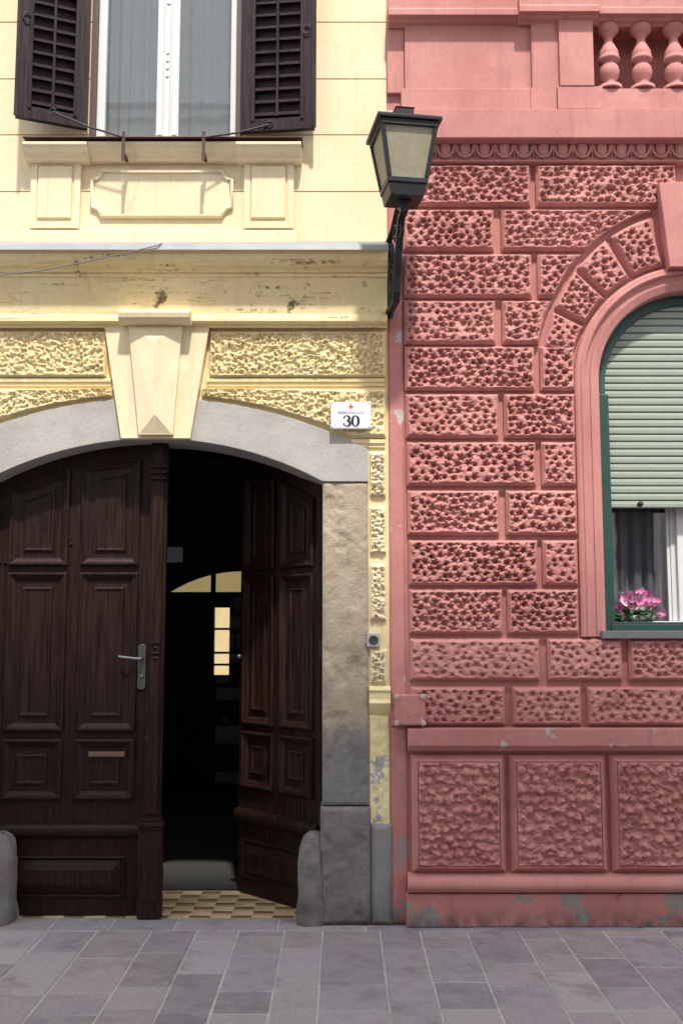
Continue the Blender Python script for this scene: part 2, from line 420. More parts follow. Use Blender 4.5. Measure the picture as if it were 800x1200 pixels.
# paving slabs: each slab of the mesh has its own tint
m, nt, b = new_mat('paving_slab'); v = pos(nt); g = N(nt,'ShaderNodeNewGeometry')
cr = N(nt,'ShaderNodeValToRGB'); L(nt, g.outputs['Random Per Island'], cr.inputs[0])
e = cr.color_ramp.elements; e[0].position = 0; e[0].color = (0.170,0.147,0.174,1); e[1].position = 1; e[1].color = (0.386,0.356,0.358,1)
for p_, c_ in ((.14,(0.292,0.240,0.233)),(.28,(0.228,0.194,0.224)),(.42,(0.363,0.333,0.342)),(.56,(0.193,0.172,0.199)),(.68,(0.351,0.282,0.263)),(.8,(0.269,0.243,0.274)),(.9,(0.316,0.288,0.297))):
    q = e.new(p_); q.color = (*c_,1)
col = mix(nt, ramp(nt, noise(nt, v, 9, 7, .7), .3, .7, 0, .42), cr.outputs[0], (0.398,0.367,0.364))
col = mix(nt, mul(nt, ramp(nt, noise(nt, v, 3.4, 9, .75), .5, .66), .55), col, (0.140,0.119,0.123))
col = mix(nt, mul(nt, ramp(nt, noise(nt, v, 75, 5, .7), .5, .7), .5), col, (0.117,0.104,0.110))
col = mix(nt, mul(nt, ramp(nt, noise(nt, v, 50, 5, .7), .58, .72), .4), col, (0.491,0.463,0.459))
vo = N(nt,'ShaderNodeTexVoronoi'); vo.inputs['Scale'].default_value = 4.5; L(nt, v, vo.inputs['Vector'])
col = mix(nt, mul(nt, ramp(nt, vo.outputs['Distance'], .075, .055), .55), col, (.40,.39,.38))
L(nt,col,b.inputs['Base Color']); b.inputs['Roughness'].default_value = .75
n = N(nt,'ShaderNodeMath',operation='ADD'); L(nt,noise(nt,v,14,7,.65),n.inputs[0]); L(nt,mul(nt,noise(nt,v,90,4),.4),n.inputs[1])
bump(nt,b,n.outputs[0],.75,.016); M['slab'] = m
M['mortar'] = stone('light_joint_mortar', (.40,.385,.365), (.50,.48,.455), (.22,.21,.20), 6, .4)
M['ground'] = stone('street_ground', (.16,.15,.15), (.2,.19,.19), (.12,.11,.11), 2, .3)

# threshold tiles: light tiles alternate with tiles glazed from dark brown to tan
m, nt, b = new_mat('glazed_threshold_tile'); g = N(nt,'ShaderNodeNewGeometry'); s = N(nt,'ShaderNodeSeparateXYZ'); L(nt,g.outputs['Position'],s.inputs[0])
TW, TD = .118, .092
def sc_(o, k, off):
    a = N(nt,'ShaderNodeMath',operation='MULTIPLY_ADD'); L(nt,o,a.inputs[0]); a.inputs[1].default_value = 1/k; a.inputs[2].default_value = off; return a.outputs[0]
vx = sc_(s.outputs['X'],TW,40.3); vy = sc_(s.outputs['Y'],TD,20.15)
def m1(op, a, bb=None):
    q = N(nt,'ShaderNodeMath',operation=op); L(nt,a,q.inputs[0])
    if bb is not None:
        if isinstance(bb,(int,float)): q.inputs[1].default_value = bb
        else: L(nt,bb,q.inputs[1])
    return q.outputs[0]
par = m1('MODULO', m1('ADD', m1('FLOOR',vx), m1('FLOOR',vy)), 2)
grad = ramp(nt, m1('FRACT',vy), .95, .05)
darkt = mix(nt, grad, (.11,.06,.026), (.52,.37,.19))
lightt = mix(nt, m1('FRACT',vx), (.52,.38,.20), (.66,.53,.32))
col = mix(nt, par, darkt, lightt)
col = mix(nt, mul(nt, ramp(nt, noise(nt, g.outputs['Position'], 14, 5), .5, .75), .4), col, (.16,.12,.08))
L(nt,col,b.inputs['Base Color']); b.inputs['Roughness'].default_value = .45; M['tile'] = m

# ================================================================== YELLOW HOUSE
XB = X(455, 560)                       # boundary between the two houses
YL = -5.2                              # far left end of the yellow house
HT = 7.6
yh = thing('yellow_house', 'pale yellow rendered house with dark panelled gate under a grey stone arch', 'house', (-1.1, 0, 0))

# arch geometry (metres)
AX = X(181, 520); AHW = X(378, 565)-AX; AZS = Z(565); AZT = Z(515)
rise = AZT-AZS; AR = (AHW**2+rise**2)/(2*rise); AZC = AZT-AR
def arch_in(x): return AZC+math.sqrt(max(AR*AR-(x-AX)**2, 0))
OZT = Z(467); oz2 = Z(527.5); ohw = X(431, 527)-AX; orise = OZT-oz2; OR = (ohw**2+orise**2)/(2*orise); OZC = OZT-OR
def arch_out(x): return OZC+math.sqrt(max(OR*OR-(x-AX)**2, 0))
XJ0, XJ1 = AX+AHW, AX+ohw               # right stone jamb
GD = .16                                # gate recess

# upper wall in scored courses, around the window opening
wx0, wx1, wz0 = X(105,150), X(283,150), Z(166)
wz1 = wz0+2.05
zc_top = Z(288)
gz = [zc_top-.02]+[Z(p) for p in (224.5,158,92.5,26)]
while gz[-1] < HT: gz.append(gz[-1]+(gz[-1]-gz[-2]))
wall = MB(); 
back = MB()
for i in range(len(gz)-1):
    a, c = gz[i]+.003, min(gz[i+1], HT)-.003
    for (x0, x1) in ((YL, wx0), (wx1, XB)):
        wall.box(x0, x1, 0, .02, a, c)
    if c < wz0: wall.box(wx0, wx1, 0, .02, a, c)
    elif a < wz0 < c: wall.box(wx0, wx1, 0, .02, a, wz0)
    elif a >= wz1: wall.box(wx0, wx1, 0, .02, a, c)
    elif a < wz1 < c: wall.box(wx0, wx1, 0, .02, wz1, c)
obj('wall', wall, M['yellow_pale'], yh, .002)
back.box(YL, wx0, .021, .35, zc_top-.02, HT); back.box(wx1, XB, .021, .35, zc_top-.02, HT)
back.box(wx0, wx1, .021, .35, zc_top-.02, wz0); back.box(wx0, wx1, .021, .35, wz1, HT)
# lower wall
xs = list(np.linspace(AX-ohw, AX+ohw, 41))
back.strip(xs, lambda x: arch_out(x)-.03, lambda x: zc_top-.02, 0, .35)
back.box(XJ1, XB, 0, .35, Z(985), zc_top-.02); back.box(YL, AX-ohw, 0, .35, 0, zc_top-.02)
obj('backing_wall', back, M['yellow'], yh)
# body of the house behind: side walls, roof, passage
body = MB()
body.box(YL, XB, .35, 5.6, HT-.2, HT)
body.box(YL, YL+.3, .35, 5.6, 0, HT-.2); body.box(XB-.25, XB, .35, 5.6, 0, HT-.2)
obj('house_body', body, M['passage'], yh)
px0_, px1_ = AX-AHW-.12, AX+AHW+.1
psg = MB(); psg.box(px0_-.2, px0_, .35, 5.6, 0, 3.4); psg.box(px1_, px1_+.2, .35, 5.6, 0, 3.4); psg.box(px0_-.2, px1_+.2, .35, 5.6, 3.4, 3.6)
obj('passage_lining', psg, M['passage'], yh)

# main cornice, swept left-right
def zz(py, o): return Z(py, o)
cpx = [(.215,289),(.212,293.5),(.20,295),(.20,298),(.19,304),(.165,311),(.14,315),(.13,319),(.118,319.5),(.117,324),(.108,325),(.10,332),(.085,344),(.07,358),(.065,368),(.075,369),(.088,373),(.09,376),(.078,379),(.06,380.5),(.055,384)]
cor = [(0,zc_top+.004)]+[(o, Z(p,o)) for o, p in cpx]+[(0,Z(385,0))]
c = MB(); c.extrude_x(cor, YL, XB-.006); obj('cornice', c, M['yellow_stain'], yh)
fl = MB(); fl.extrude_x([(-.0,zc_top+.03),(.228,zz(286.5,.228)),(.231,zz(292.5,.231)),(.220,zz(292.8,.220)),(.218,zz(289,.218)+.003),(-.0,zc_top+.008)], YL, XB-.003)
obj('flashing', fl, M['zinc'], yh)

# window breast: sill moulding, pedestals, panels
def sillprof(o):
    zt = Z(166, o+.09)
    return [(0,zt+.004),(o+.095,zt),(o+.095,zt-.018),(o+.08,zt-.024),(o+.07,zt-.05),(o+.045,zt-.066),(o+.035,zt-.07),(o+.03,zt-.088),(0,zt-.09)]
s_ = MB()
s_.extrude_x(sillprof(.018), X(103,175,.1)+.001, X(277,175,.1)-.001)
s_.extrude_x(sillprof(.035), X(28,175,.1), X(103,175,.1)); s_.extrude_x(sillprof(.035), X(277,175,.1), X(353,175,.1))
obj('window_sill', s_, M['yellow_pale'], yh, .003)
tc = MB(); zt = Z(166,.09)+.0; tc.box(X(27,165,.13), X(354,165,.13), -.135, .0, zt+.006, zt+.010); obj('sill_flashing', tc, M['rust_iron'], yh)
for a, b_ in ((36,94),(286,344)):
    pd = MB()
    x0, x1, z0, z1 = prect(a, b_, 186, 267, .03)
    pd.loft(rect(x0,x1,z0,z1), [(0,-.01),(0,.03),(.035,.03),(.04,.022),(.045,.022)], 0)
    xa, xb2, za, zb = prect(a+8, b_-9, 194, 256, .03)
    pd.loft(rect(xa,xb2,za,zb), [(0,.02),(0.006,.034),(.012,.034)], 0)
    obj('pedestal', pd, M['yellow_pale'], yh)
bb = MB(); 
x0, x1, z0, z1 = prect(30, 348, 268, 284, .045); bb.extrude_x([(0,z1),(.03,z1-.002),(.035,z1-.012),(.05,z1-.02),(.05,z0-.02),(0,z0-.02)], x0, x1)
obj('breast_base', bb, M['yellow_pale'], yh)
# cartouche panel with scooped corners
ca = MB(); x0, x1, z0, z1 = prect(108, 271, 200, 253, .02); rc = .055
pts = []
for cx, cz, a0 in ((x0,z0,90),(x1,z0,180),(x1,z1,270),(x0,z1,0)):
    arc = [(cx+rc*math.cos(R(a0-90*k/6)), cz+rc*math.sin(R(a0-90*k/6))) for k in range(7)]
    pts += arc
ca.prism(pts, -.010, .01)
loop = pts+[pts[0], pts[1]]
ca.tube([(x,-.012,z) for x,z in loop], .0125, 6)
obj('cartouche', ca, M['yellow_pale'], yh)

# shutter stay hooks and rods
def stay(px, sx, sy, so):
    t = MB(); x, z = P(px, 170, .11)
    t.box(x-.010, x+.010, -.165, -.155, Z(188,.16), Z(154,.16)); t.box(x-.009,x+.009,-.155,-.05,Z(178,.17)-.008,Z(178,.17)+.008)
    o = obj('stay_bracket', t, M['rust_iron'], yh, .002)
    r = MB(); a = Vector((x,-.165,Z(161,.165))); xx, z2 = P(sx, sy, so); b_ = Vector((xx,-so,z2))
    r.tube([a, a.lerp(b_,.5)+Vector((0,0,-.012)), b_], .006, 6)
    r.tube([b_+Vector((.02*math.cos(q),-.003,.02*math.sin(q))) for q in np.linspace(0,6,12)], .004, 5)
    obj('stay_rod', r, M['iron'], o)
stay(147, 62, 131, .17); stay(240, 316, 146, .075)

# window: brown frame, white casements, panes
def add_window():
    w = MB(); t0 = .035
    w.box(wx0, wx0+.035, -.01, .1, wz0, wz1); w.box(wx1-.035, wx1, -.01, .1, wz0, wz1); w.box(wx0+.035, wx1-.035, -.01, .1, wz1-.04, wz1)
    w.box(wx0+.035, wx1-.035, -.02, .1, wz0, wz0+.026)
    win = obj('window', w, M['brown'], yh, .003)
    f = MB(); a, b_ = wx0+.036, wx1-.036; za, zb = wz0+.028, wz1-.042; mid = X(196.5,80); y0, y1 = .02, .075
    f.box(a, a+.05, y0, y1, za, zb); f.box(b_-.035, b_, y0, y1, za, zb); f.box(mid-.067, mid+.067, y0, y1, za, zb)
    for s, e in ((a+.05, mid-.067),(mid+.067,b_-.035)): f.box(s, e, y0+.004, y1-.004, za, za+.012); f.box(s, e, y0+.004, y1-.004, zb-.05, zb)
    f.box(mid-.014, mid+.014, y0-.018, y0-.001, za, zb)
    f.box(mid-.060, mid-.030, y0-.006, y0-.0005, za+.02, zb); f.box(mid+.030, mid+.060, y0-.006, y0-.0005, za+.02, zb)
    for py in (4,62,71,80,89):
        f.lathe((mid, y0-.018, Z(py)), [(.010,0),(.010,.004),(.005,.007)], 10, True, 'y')
    obj('casement_frame', f, M['white'], win, .003)
    for s, e in ((a+.05, mid-.067),(mid+.067,b_-.035)):
        g = MB(); g.box(s, e, .045, .049, za+.012, zb-.05); obj('pane', g, M['glass'], win)
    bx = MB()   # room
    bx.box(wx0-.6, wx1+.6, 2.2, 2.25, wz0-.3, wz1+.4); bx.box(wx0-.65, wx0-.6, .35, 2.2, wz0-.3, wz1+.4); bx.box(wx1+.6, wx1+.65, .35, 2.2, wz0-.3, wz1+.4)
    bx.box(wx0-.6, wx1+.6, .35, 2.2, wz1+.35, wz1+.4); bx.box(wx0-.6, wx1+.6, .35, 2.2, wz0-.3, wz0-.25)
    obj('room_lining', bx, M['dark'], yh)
    return a, b_, mid, za, zb
wa, wb_, wmid, wza, wzb = add_window()
def curtain(x0, x1, y, z0, z1, folds, amp, seed, n=90):
    c = MB(); vs = []; r = random.Random(seed); ph = [r.uniform(0,6) for _ in range(4)]
    for i in range(n+1):
        t = i/n; x = x0+(x1-x0)*t
        o = amp*(math.sin(t*folds*2*PI+ph[0]+.9*math.sin(t*7+ph[1]))+.4*math.sin(t*folds*4.3*PI+ph[2]))
        vs += [(x, y+o, z0), (x+.01*math.sin(t*9+ph[3]), y+o*.7, (z0+z1)/2), (x, y+o*.5, z1)]
    fs = []
    for i in range(n):
        a = 3*i
        fs += [(a,a+3,a+4,a+1),(a+1,a+4,a+5,a+2)]
    return c.add(vs, fs, True)
single('curtain', curtain(wa-.0, wmid-.02, .19, wza-.02, wzb, 6, .007, 3), M['sheer'], ((wa+wmid)/2,.19,wza-.02), 'white sheer curtain behind the left pane of the upper window', 'curtain', 'sheer curtains in the upper window')
single('curtain', curtain(wmid+.02, wb_, .19, wza-.02, wzb, 5, .007, 8), M['sheer'], ((wb_+wmid)/2,.19,wza-.02), 'white sheer curtain behind the right pane of the upper window', 'curtain', 'sheer curtains in the upper window')

# louvred shutters
def shutter(w, z0, z1, hinge, ang, sgn, label):
    f = MB(); t = .036; st = .085
    def bx(x0,x1,a,b_,y0=-t,y1=0): f.box(sgn*x0, sgn*x1, y0, y1, a, b_)
    bx(0, st, z0, z1); bx(w-st, w, z0, z1); bx(st, w-st, z0, z0+.075); bx(st, w-st, z1-.09, z1)
    bx(st-.02, st-.002, z0+.06, z1-.08, -t-.008, -t-.0005); bx(w-st+.002, w-st+.02, z0+.06, z1-.08, -t-.008, -t-.0005)
    bx(w-.014, w+.012, z0, z1, -t-.012, -t-.001)
    bx(st, w-st, z0+.075, z1-.09, -.004, -.001)
    o = obj('shutter', f, M['shutter'], yh, .003, label=label); o.location = Vector(hinge)-yh.location; o.rotation_euler.z = ang
    l = MB(); z = z0+.1; dy, dz = .013, .030
    while z < z1-.1:
        x0, x1 = sorted((sgn*st, sgn*(w-st)))
        p = [(-.031,-dz),(-.026,-dz-.004),(-.006,dz-.004),(-.011,dz)]
        p = [(-.036, z-.006),(-.036, z+.001),(-.008, z+.030),(-.008, z+.023)]
        vs = [(x0,y,q) for y,q in p]+[(x1,y,q) for y,q in p]
        l.add(vs, [(0,1,2,3),(7,6,5,4),(0,4,5,1),(1,5,6,2),(2,6,7,3),(3,7,4,0)])
        z += .079
    obj('louvres', l, M['shutter'], o)
    r = MB(); xm = sgn*w*.5; r.box(xm-.007, xm+.007, -.047, -.037, z0+.085, z1-.12); obj('tilt_rod', r, M['shutter'], o)
    h = MB()
    for zq in (z0+.62,):
        h.tube([(sgn*(w-.045)+.022*math.cos(q), -t-.01, zq+.03*math.sin(q)) for q in np.linspace(.4,5.6,12)], .004, 5)
    obj('hook', h, M['iron'], o)
    hx = (wx0,wx1)
    return o
zb_l = Z(153,.03); 
lx = wx0-.012; fx, _ = P(17, 138, .19); wl = math.hypot(lx-fx, .155); shutter(wl, zb_l, wz1, (lx, -.02, 0), math.atan2(.155, lx-fx), -1, 'left louvred shutter swung further out from the wall')
rx = wx1+.004; fx, _ = P(369, 152, .08); wr = math.hypot(fx-rx, .05); shutter(wr, Z(157,.03), wz1, (rx, -.02, 0), -math.atan2(.05, fx-rx), 1, 'right louvred shutter lying almost flat on the wall')

# rusticated blocks of the yellow house
YB = .042
def rectmap(x0,x1,z0,z1): return (lambda U,V: (x0+(x1-x0)*U, z0+(z1-z0)*V)), x1-x0, z1-z0
def yblock(x0,x1,z0,z1,seed,res=.0055,border=.008,h=YB,amp=1.0,mat_=None):
    fm, a, b_ = rectmap(x0,x1,z0,z1); co, q = relief(fm,a,b_,h,worms,seed,res,border,.010,amp)
    relief_obj('rusticated_block', co, q, mat_ or M['yellow'], yh)
kx = lambda py, s: (X(123+(py-382)/132*19,py) if s<0 else X(245-(py-382)/132*22,py))
zA0, zA1 = Z(441,YB), Z(386.5,YB)
yblock(X(245,415)+.004, XB-.014, zA0, zA1, 11); yblock(AX-2.0, X(127,415)-.004, zA0, zA1, 12, .0065)
# row beneath, cut by the arch
def yclip(x0, x1, ztop, seed, res=.0055, zfloor=None):
    def bot(x):
        b_ = OZC+np.sqrt(np.maximum(OR*OR-(x-AX)**2,0))+.022
        return b_ if zfloor is None else np.maximum(b_, zfloor)
    def fm(U,V):
        x = x0+(x1-x0)*U; b_ = bot(x); return x, b_+(ztop-b_)*V
    Lv = float(np.mean(ztop-bot(np.linspace(x0,x1,20))))
    co, q = relief(fm, x1-x0, Lv, YB, worms, seed, res, .008, .010)
    relief_obj('rusticated_block', co, q, M['yellow'], yh)
ztB = Z(454.5,YB)
yclip(X(236,470)+.004, XB-.014, ztB, 21, zfloor=Z(512.5,YB)); yclip(AX-1.28, X(133,470)-.004, ztB, 22, .0065, zfloor=Z(512.5,YB))
# grooves' mouldings between the rows
gm = MB()
for a, b_ in ((X(243,447), XB-.02), (AX-2.0, X(131,447))):
    gm.extrude_x([(0,Z(442,.02)),(.022,Z(443.5,.022)),(.022,Z(447,.022)),(.012,Z(448,.012)),(.012,Z(452,.012)),(0,Z(453,0))], a, b_)
gm.extrude_x([(0,Z(513.5,.02)),(.022,Z(515,.022)),(.022,Z(519,.022)),(.012,Z(520.5,.012)),(.012,Z(524,.012)),(0,Z(525,0))], XJ1-.1, XB-.02)
obj('joint_moulding', gm, M['yellow'], yh)
for i, (a, b_) in enumerate(((529,581),(594,648),(661,727),(761,801))):
    yblock(XJ1+.010, XB-.016, Z(b_,.03), Z(a,.03), 31+i, .005, .005, .032, 1.0, M['yellow_pale'])
im = MB(); im.extrude_x([(0,Z(804,.02)),(.03,Z(805,.03)),(.04,Z(809,.04)),(.03,Z(812,.03)),(.03,Z(820,.03)),(.045,Z(824,.045)),(.03,Z(830,.03)),(.01,Z(836,.01)),(0,Z(837,0))], XJ1+.002, XB+.004)
obj('impost_moulding', im, M['yellow_peel'], yh, .003)
# bare patch of plaster below the moulding
co, q = relief(*[rectmap(XJ1+.002, XB-.001, Z(968), Z(838))[k] for k in (0,1,2)], .012, lambda x,z,s: .03*(fbm(x*16,z*12,s,4)-.5), 41, .006, .004, .006, 1.0, .004)
relief_obj('plaster_patch', co, q, M['yellow_peel'], yh)
bs_ = MB(); bs_.box(XJ1+.010, X(459,1020), -.012, .3, 0, Z(966,.03)); bs_.add(*[k.tolist() for k in relief(*rectmap(XJ1+.010, X(459,1020), 0, Z(966,.03)), .03, lambda x,z,s: .008*(fbm(x*6,z*6,s,4)-.47), 81, .01, .004, .014, 1.0, .005)], True); obj('plinth_stone', bs_, M['stone_grey'], yh)

# keystone
k = MB()
k.prism([(X(142,514,.05),Z(514,.05)),(X(223,514,.05),Z(514,.05)),(X(245,383,.05),Z(384,.05)),(X(123,383,.05),Z(384,.05))], -.055, .0)
kin = [(X(162,508,.1),Z(509,.1)),(X(202,508,.1),Z(509,.1)),(X(213,381,.1),Z(380,.1)),(X(150,381,.1),Z(380,.1))]
k.loft(kin, [(0,.0),(0,.088),(.006,.088)], 0, cap=False)
ki = inset(kin, .006); pk1 = (X(181,486,.13), Z(485,.13)); pk2 = (X(181,400,.13), Z(400,.13))
v_ = [(x,-.088,z) for x,z in ki]+[(pk1[0],-.125,pk1[1]),(pk2[0],-.125,pk2[1])]
k.add(v_, [(0,1,4),(1,2,5,4),(2,3,5),(3,0,4,5)])
kp = [(0,Z(361.5,.17)),(.165,Z(362,.165)),(.172,Z(366,.172)),(.165,Z(372,.165)),(.15,Z(374,.15)),(.13,Z(379,.13)),(.10,Z(381,.1)),(0,Z(382,0))]
k.extrude_x(kp, X(139,370,.15), X(223,370,.15))
obj('keystone', k, M['yellow_pale'], yh, .003)

# stone surround
st = MB(); st.strip(list(np.linspace(AX-ohw, AX+ohw, 57)), lambda x: arch_in(x) if abs(x-AX) < AHW else AZS, arch_out, -.022, .30)
obj('stone_arch', st, M['stone_arch'], yh, .004)
zj = Z(944)
def uneven(mb, x0, x1, z0, z1, h, seed):
    co, q = relief(*rectmap(x0, x1, z0, z1), h, lambda x,z,s: .016*(fbm(x*7,z*7,s,5)-.47)+.010*sst(.5,.72,fbm(x*11,z*9,s+4,4))*-1, seed, .010, .004, .014, 1.0, .005)
    mb.add(co.tolist(), q.tolist(), True)
for sg, nm in ((1,''),(-1,'')):
    j = MB(); a, b_ = AX+sg*AHW, AX+sg*ohw
    j.box(a, b_, -.004, .30, zj+.003, AZS-.002); uneven(j, min(a,b_), max(a,b_), zj+.003, AZS-.002, .020, 61+sg); obj('stone_jamb', j, M['stone_jamb'], yh)
    j = MB(); a -= sg*.008; b_ += sg*.008; j.box(a, b_, -.012, .30, 0, zj-.003); uneven(j, min(a,b_), max(a,b_), 0, zj-.003, .034, 71+sg); obj('jamb_base', j, M['stone_base'], yh)

# ---- gate leaves
gz_t = lambda py: Z(py, -GD)
def leaf(width, hinge, ang, sgn, top_fn, kind):
    """local x runs from the hinge (0) to the meeting edge (width), sgn = direction; front at y=0"""
    T = .06
    S = width/1.0
    f = MB(); xs = sorted([sgn*width*i/16 for i in range(17)])
    f.strip(xs, lambda x: .003, top_fn, 0, T)
    lf = obj('gate_leaf', f, M['wood'], yh, .003, label='left gate leaf standing shut' if kind == 'shut' else 'right gate leaf swung inward')
    lf.location = Vector(hinge)-yh.location; lf.rotation_euler.z = ang
    cols = ((.135,.475),(.545,.885)) if kind == 'shut' else ((.07,.47),(.54,.94))
    prof = [(0,0),(0,.020),(.008,.028),(.016,.027),(.022,.018),(.034,.012),(.046,.002),(.046,-.002)]
    def quad(c0, c1, z0, z1, z1b=None):
        a, b_ = sorted((sgn*c0*width, sgn*c1*width)); z1b = z1 if z1b is None else z1b
        if sgn < 0: z1, z1b = z1b, z1
        return [(a,z0),(b_,z0),(b_,z1b),(a,z1)]
    for ci, (c0, c1) in enumerate(cols):
        for kk, (pa, pb) in enumerate(((None,663),(671,857),(866,937))):
            z0 = gz_t(pb)
            if pa is None:
                ta = top_fn(sgn*c0*width)-.13; tb = top_fn(sgn*c1*width)-.13
                poly = quad(c0, c1, z0, ta, tb)
            else: poly = quad(c0, c1, z0, gz_t(pa))
            pm = MB(); pm.loft(poly, prof, 0, cap=False)
            ins = .090
            pm.loft(inset(poly, .0462), [(0,-.001),(.002,-.001),(ins-.052,.001),(ins-.050,.011),(ins-.042,.014),(ins-.036,.012),(ins-.03,.006)], 0)
            obj('gate_panel', pm, M['wood'], lf)
    a, b_ = sorted((0, sgn*width))
    za, zb = gz_t(979), gz_t(966)
    t = MB(); t.extrude_x([(0,zb+.008),(.02,zb+.006),(.034,zb-.006),(.042,(za+zb)/2),(.036,za+.006),(.02,za-.004),(.015,za-.012),(0,za-.014)], a+.002, b_-.002, True)
    obj('rail_moulding', t, M['wood'], lf)
    kp_ = MB(); poly = quad(.06, .845 if kind=='shut' else .94, gz_t(1052), gz_t(1003))
    kp_.loft(poly, [(0,0),(.0,.006),(.006,.012),(.012,.012),(.02,.0),(.022,.0),(.075,.022),(.10,.022)], 0)
    obj('kick_panel', kp_, M['wood'], lf)
    return lf
def top_left(x): return arch_in(min(max(hx_l+x, AX-AHW), AX+AHW))+.05 if True else 0
hx_l = X(-22, 800, -GD); wl_ = X(184, 800, -GD)-hx_l
lf = leaf(wl_, (hx_l, GD, 0), 0, 1, lambda x: arch_in(min(max(hx_l+x, AX-AHW+.001), AX+AHW-.001))+.05, 'shut')
# meeting post on the closed leaf
mp = MB(); xa, xb2 = wl_-.052, wl_+.045; o0 = -.045
zt_ = arch_in(AX)+.04
mp.box(xa, xb2, o0+.002, -.001, gz_t(957), zt_)
mp.box(xa+.018, xb2-.018, o0-.012, o0+.0015, gz_t(953), zt_)
mp.box(xa-.022, xb2+.014, o0-.035, -.001, .003, gz_t(970)); 
mp.box(xa-.012, xb2+.006, o0-.045, o0-.036, .10, gz_t(985))
for a, b_, e in ((956,960,.004),(960,966,.018),(966,970,.008)): mp.box(xa-.022-e+.01, xb2+.014+e-.01, o0-.035-e, -.002, gz_t(b_), gz_t(a)-.001)
xm = (xa+xb2)/2
for py in (752,764):
    mp.box(xm-.028, xm+.028, o0-.022, o0-.0125, gz_t(py+2.5), gz_t(py))
for py in (757,769):
    z_ = gz_t(py); mp.add([(xm-.02,o0-.0125,z_),(xm+.02,o0-.0125,z_),(xm,o0-.0125,z_-.03),(xm,o0-.026,z_-.012)], [(0,1,3),(1,2,3),(2,0,3)])
for py in (546,553,560): mp.box(xm-.05, xm+.05, o0-.03, o0-.0125, gz_t(py+4), gz_t(py))
obj('meeting_post', mp, M['wood'], lf, .004)
# lever handle
hd = MB(); hxp, hz0 = P(166.5, 782, -GD); hxl = hxp-hx_l
hz1, hz2 = gz_t(755), gz_t(808)
hd.prism([(hxl-.024,hz2+.012),(hxl-.012,hz2),(hxl+.012,hz2),(hxl+.024,hz2+.012),(hxl+.024,hz1-.012),(hxl+.012,hz1),(hxl-.012,hz1),(hxl-.024,hz1-.012)], -.012, 0)
zl = gz_t(772); hd.tube([(hxl,-.005,zl),(hxl,-.055,zl)], .011, 10)
hd.tube([(hxl+.008,-.058,zl-.001),(hxl-.03,-.06,zl+.001),(hxl-.09,-.058,zl+.008),(hxl-.125,-.055,zl+.012)], [.013,.011,.010,.012], 10)
hd.lathe((hxl,-.012,gz_t(793)), [(.013,0),(.013,.006),(.006,.008)], 12, True, 'y')
obj('door_handle', hd, M['handle'], lf, .002)
ls = MB(); x0, x1, z0, z1 = prect(105,147,880.5,886.5,-GD); ls.box(x0-hx_l,x1-hx_l,-.024,-.0035,z0,z1); obj('letter_slot', ls, simple('worn_brass',(.16,.10,.07),.5,.4), lf, .003)
for px_ in (0,7,83):
    bt = MB(); x_, z_ = P(px_, 660, -GD); bt.lathe((x_-hx_l,-.0,z_ if px_<50 else gz_t(638)), [(.011,0),(.010,.006),(.004,.010)], 10, True, 'y')
    obj('bolt_head', bt, M['wood'], lf)
# open leaf: hinge at the right jamb, turned inward
hx_r = AX+AHW-.012
fdep = .56; fxr = (283-400)/F*(D+GD+fdep)*1.005
wr_ = math.hypot(hx_r-fxr, fdep)
ang_r = -math.atan2(fdep, hx_r-fxr)
rf_ = leaf(wr_, (hx_r, GD, 0), ang_r, -1, lambda x: arch_in(min(AX+AHW-.001, hx_r+x*1.3))+.02, 'open')
for zq in (.55,1.5):
    hg = MB(); hg.tube([(.012,-.01,zq-.05),(.012,-.01,zq+.05)], .012, 8)
    obj('hinge', hg, M['iron'], rf_)
kn = MB(); kn.lathe((-wr_+.05,0,gz_t(772)), [(.018,0),(.008,.01),(.008,.03),(.018,.04),(.02,.05),(.01,.06)], 12, True, 'y'); obj('knob', kn, M['handle'], rf_)

# ---- inner glazed door at the end of the passage
YD = 5.0
def PD(px, py): return P(px, py, -YD)
idr = MB(); fx0, fz0 = PD(193,697); fxc, fzt = PD(284,669)
fw = (fxc-fx0); 
RR = (fw**2+(fzt-fz0)**2)/(2*(fzt-fz0)); 
def fan(x): return fzt-RR+math.sqrt(max(RR*RR-(x-fxc)**2,0))
# wall above and beside
w_ = MB(); w_.strip(list(np.linspace(fxc-fw, fxc+fw, 31)), fan, lambda x: 3.39, YD, YD+.1)
w_.box(px0_, fxc-fw, YD, YD+.1, 0, 3.39); w_.box(fxc+fw, px1_, YD, YD+.1, 0, 3.39)
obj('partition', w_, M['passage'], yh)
gx0, _ = PD(251,750); gx1, _ = PD(284,750)
d_ = MB(); d_.box(fxc-fw, gx0, YD+.02, YD+.07, .0, fz0)           # solid left leaf
d_.box(gx0-.06, gx0-.0, YD, YD+.019, .13, fz0); d_.box(fxc-fw, fxc+fw, YD+.01, YD+.09, fz0-.0, fz0+.03)
xs_, _ = PD(249,690); d_.box(xs_-.02, xs_+.03, YD+.02, YD+.06, fz0+.03, fan(xs_)+.01)
xg, _ = PD(268.5,750)
def zd(py): return PD(284,py)[1]
d_.box(gx0, fxc+fw, YD+.02, YD+.05, zd(712), fz0); d_.box(xg, fxc+fw, YD+.02, YD+.05, zd(791), zd(712)); d_.box(gx0, fxc+fw, YD+.02, YD+.05, .0, zd(791))
for py in (737,765,779): d_.box(gx0, xg, YD+.022, YD+.048, zd(py+1.3), zd(py-1.3))
fg = MB(); fg.strip(list(np.linspace(fxc-fw+.01, fxc+fw-.01, 25)), lambda x: fz0+.031, lambda x: max(fan(x)-.002, fz0+.032), YD+.04, YD+.044)
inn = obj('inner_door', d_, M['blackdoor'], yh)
obj('fanlight_pane', fg, M['fanglass'], inn)
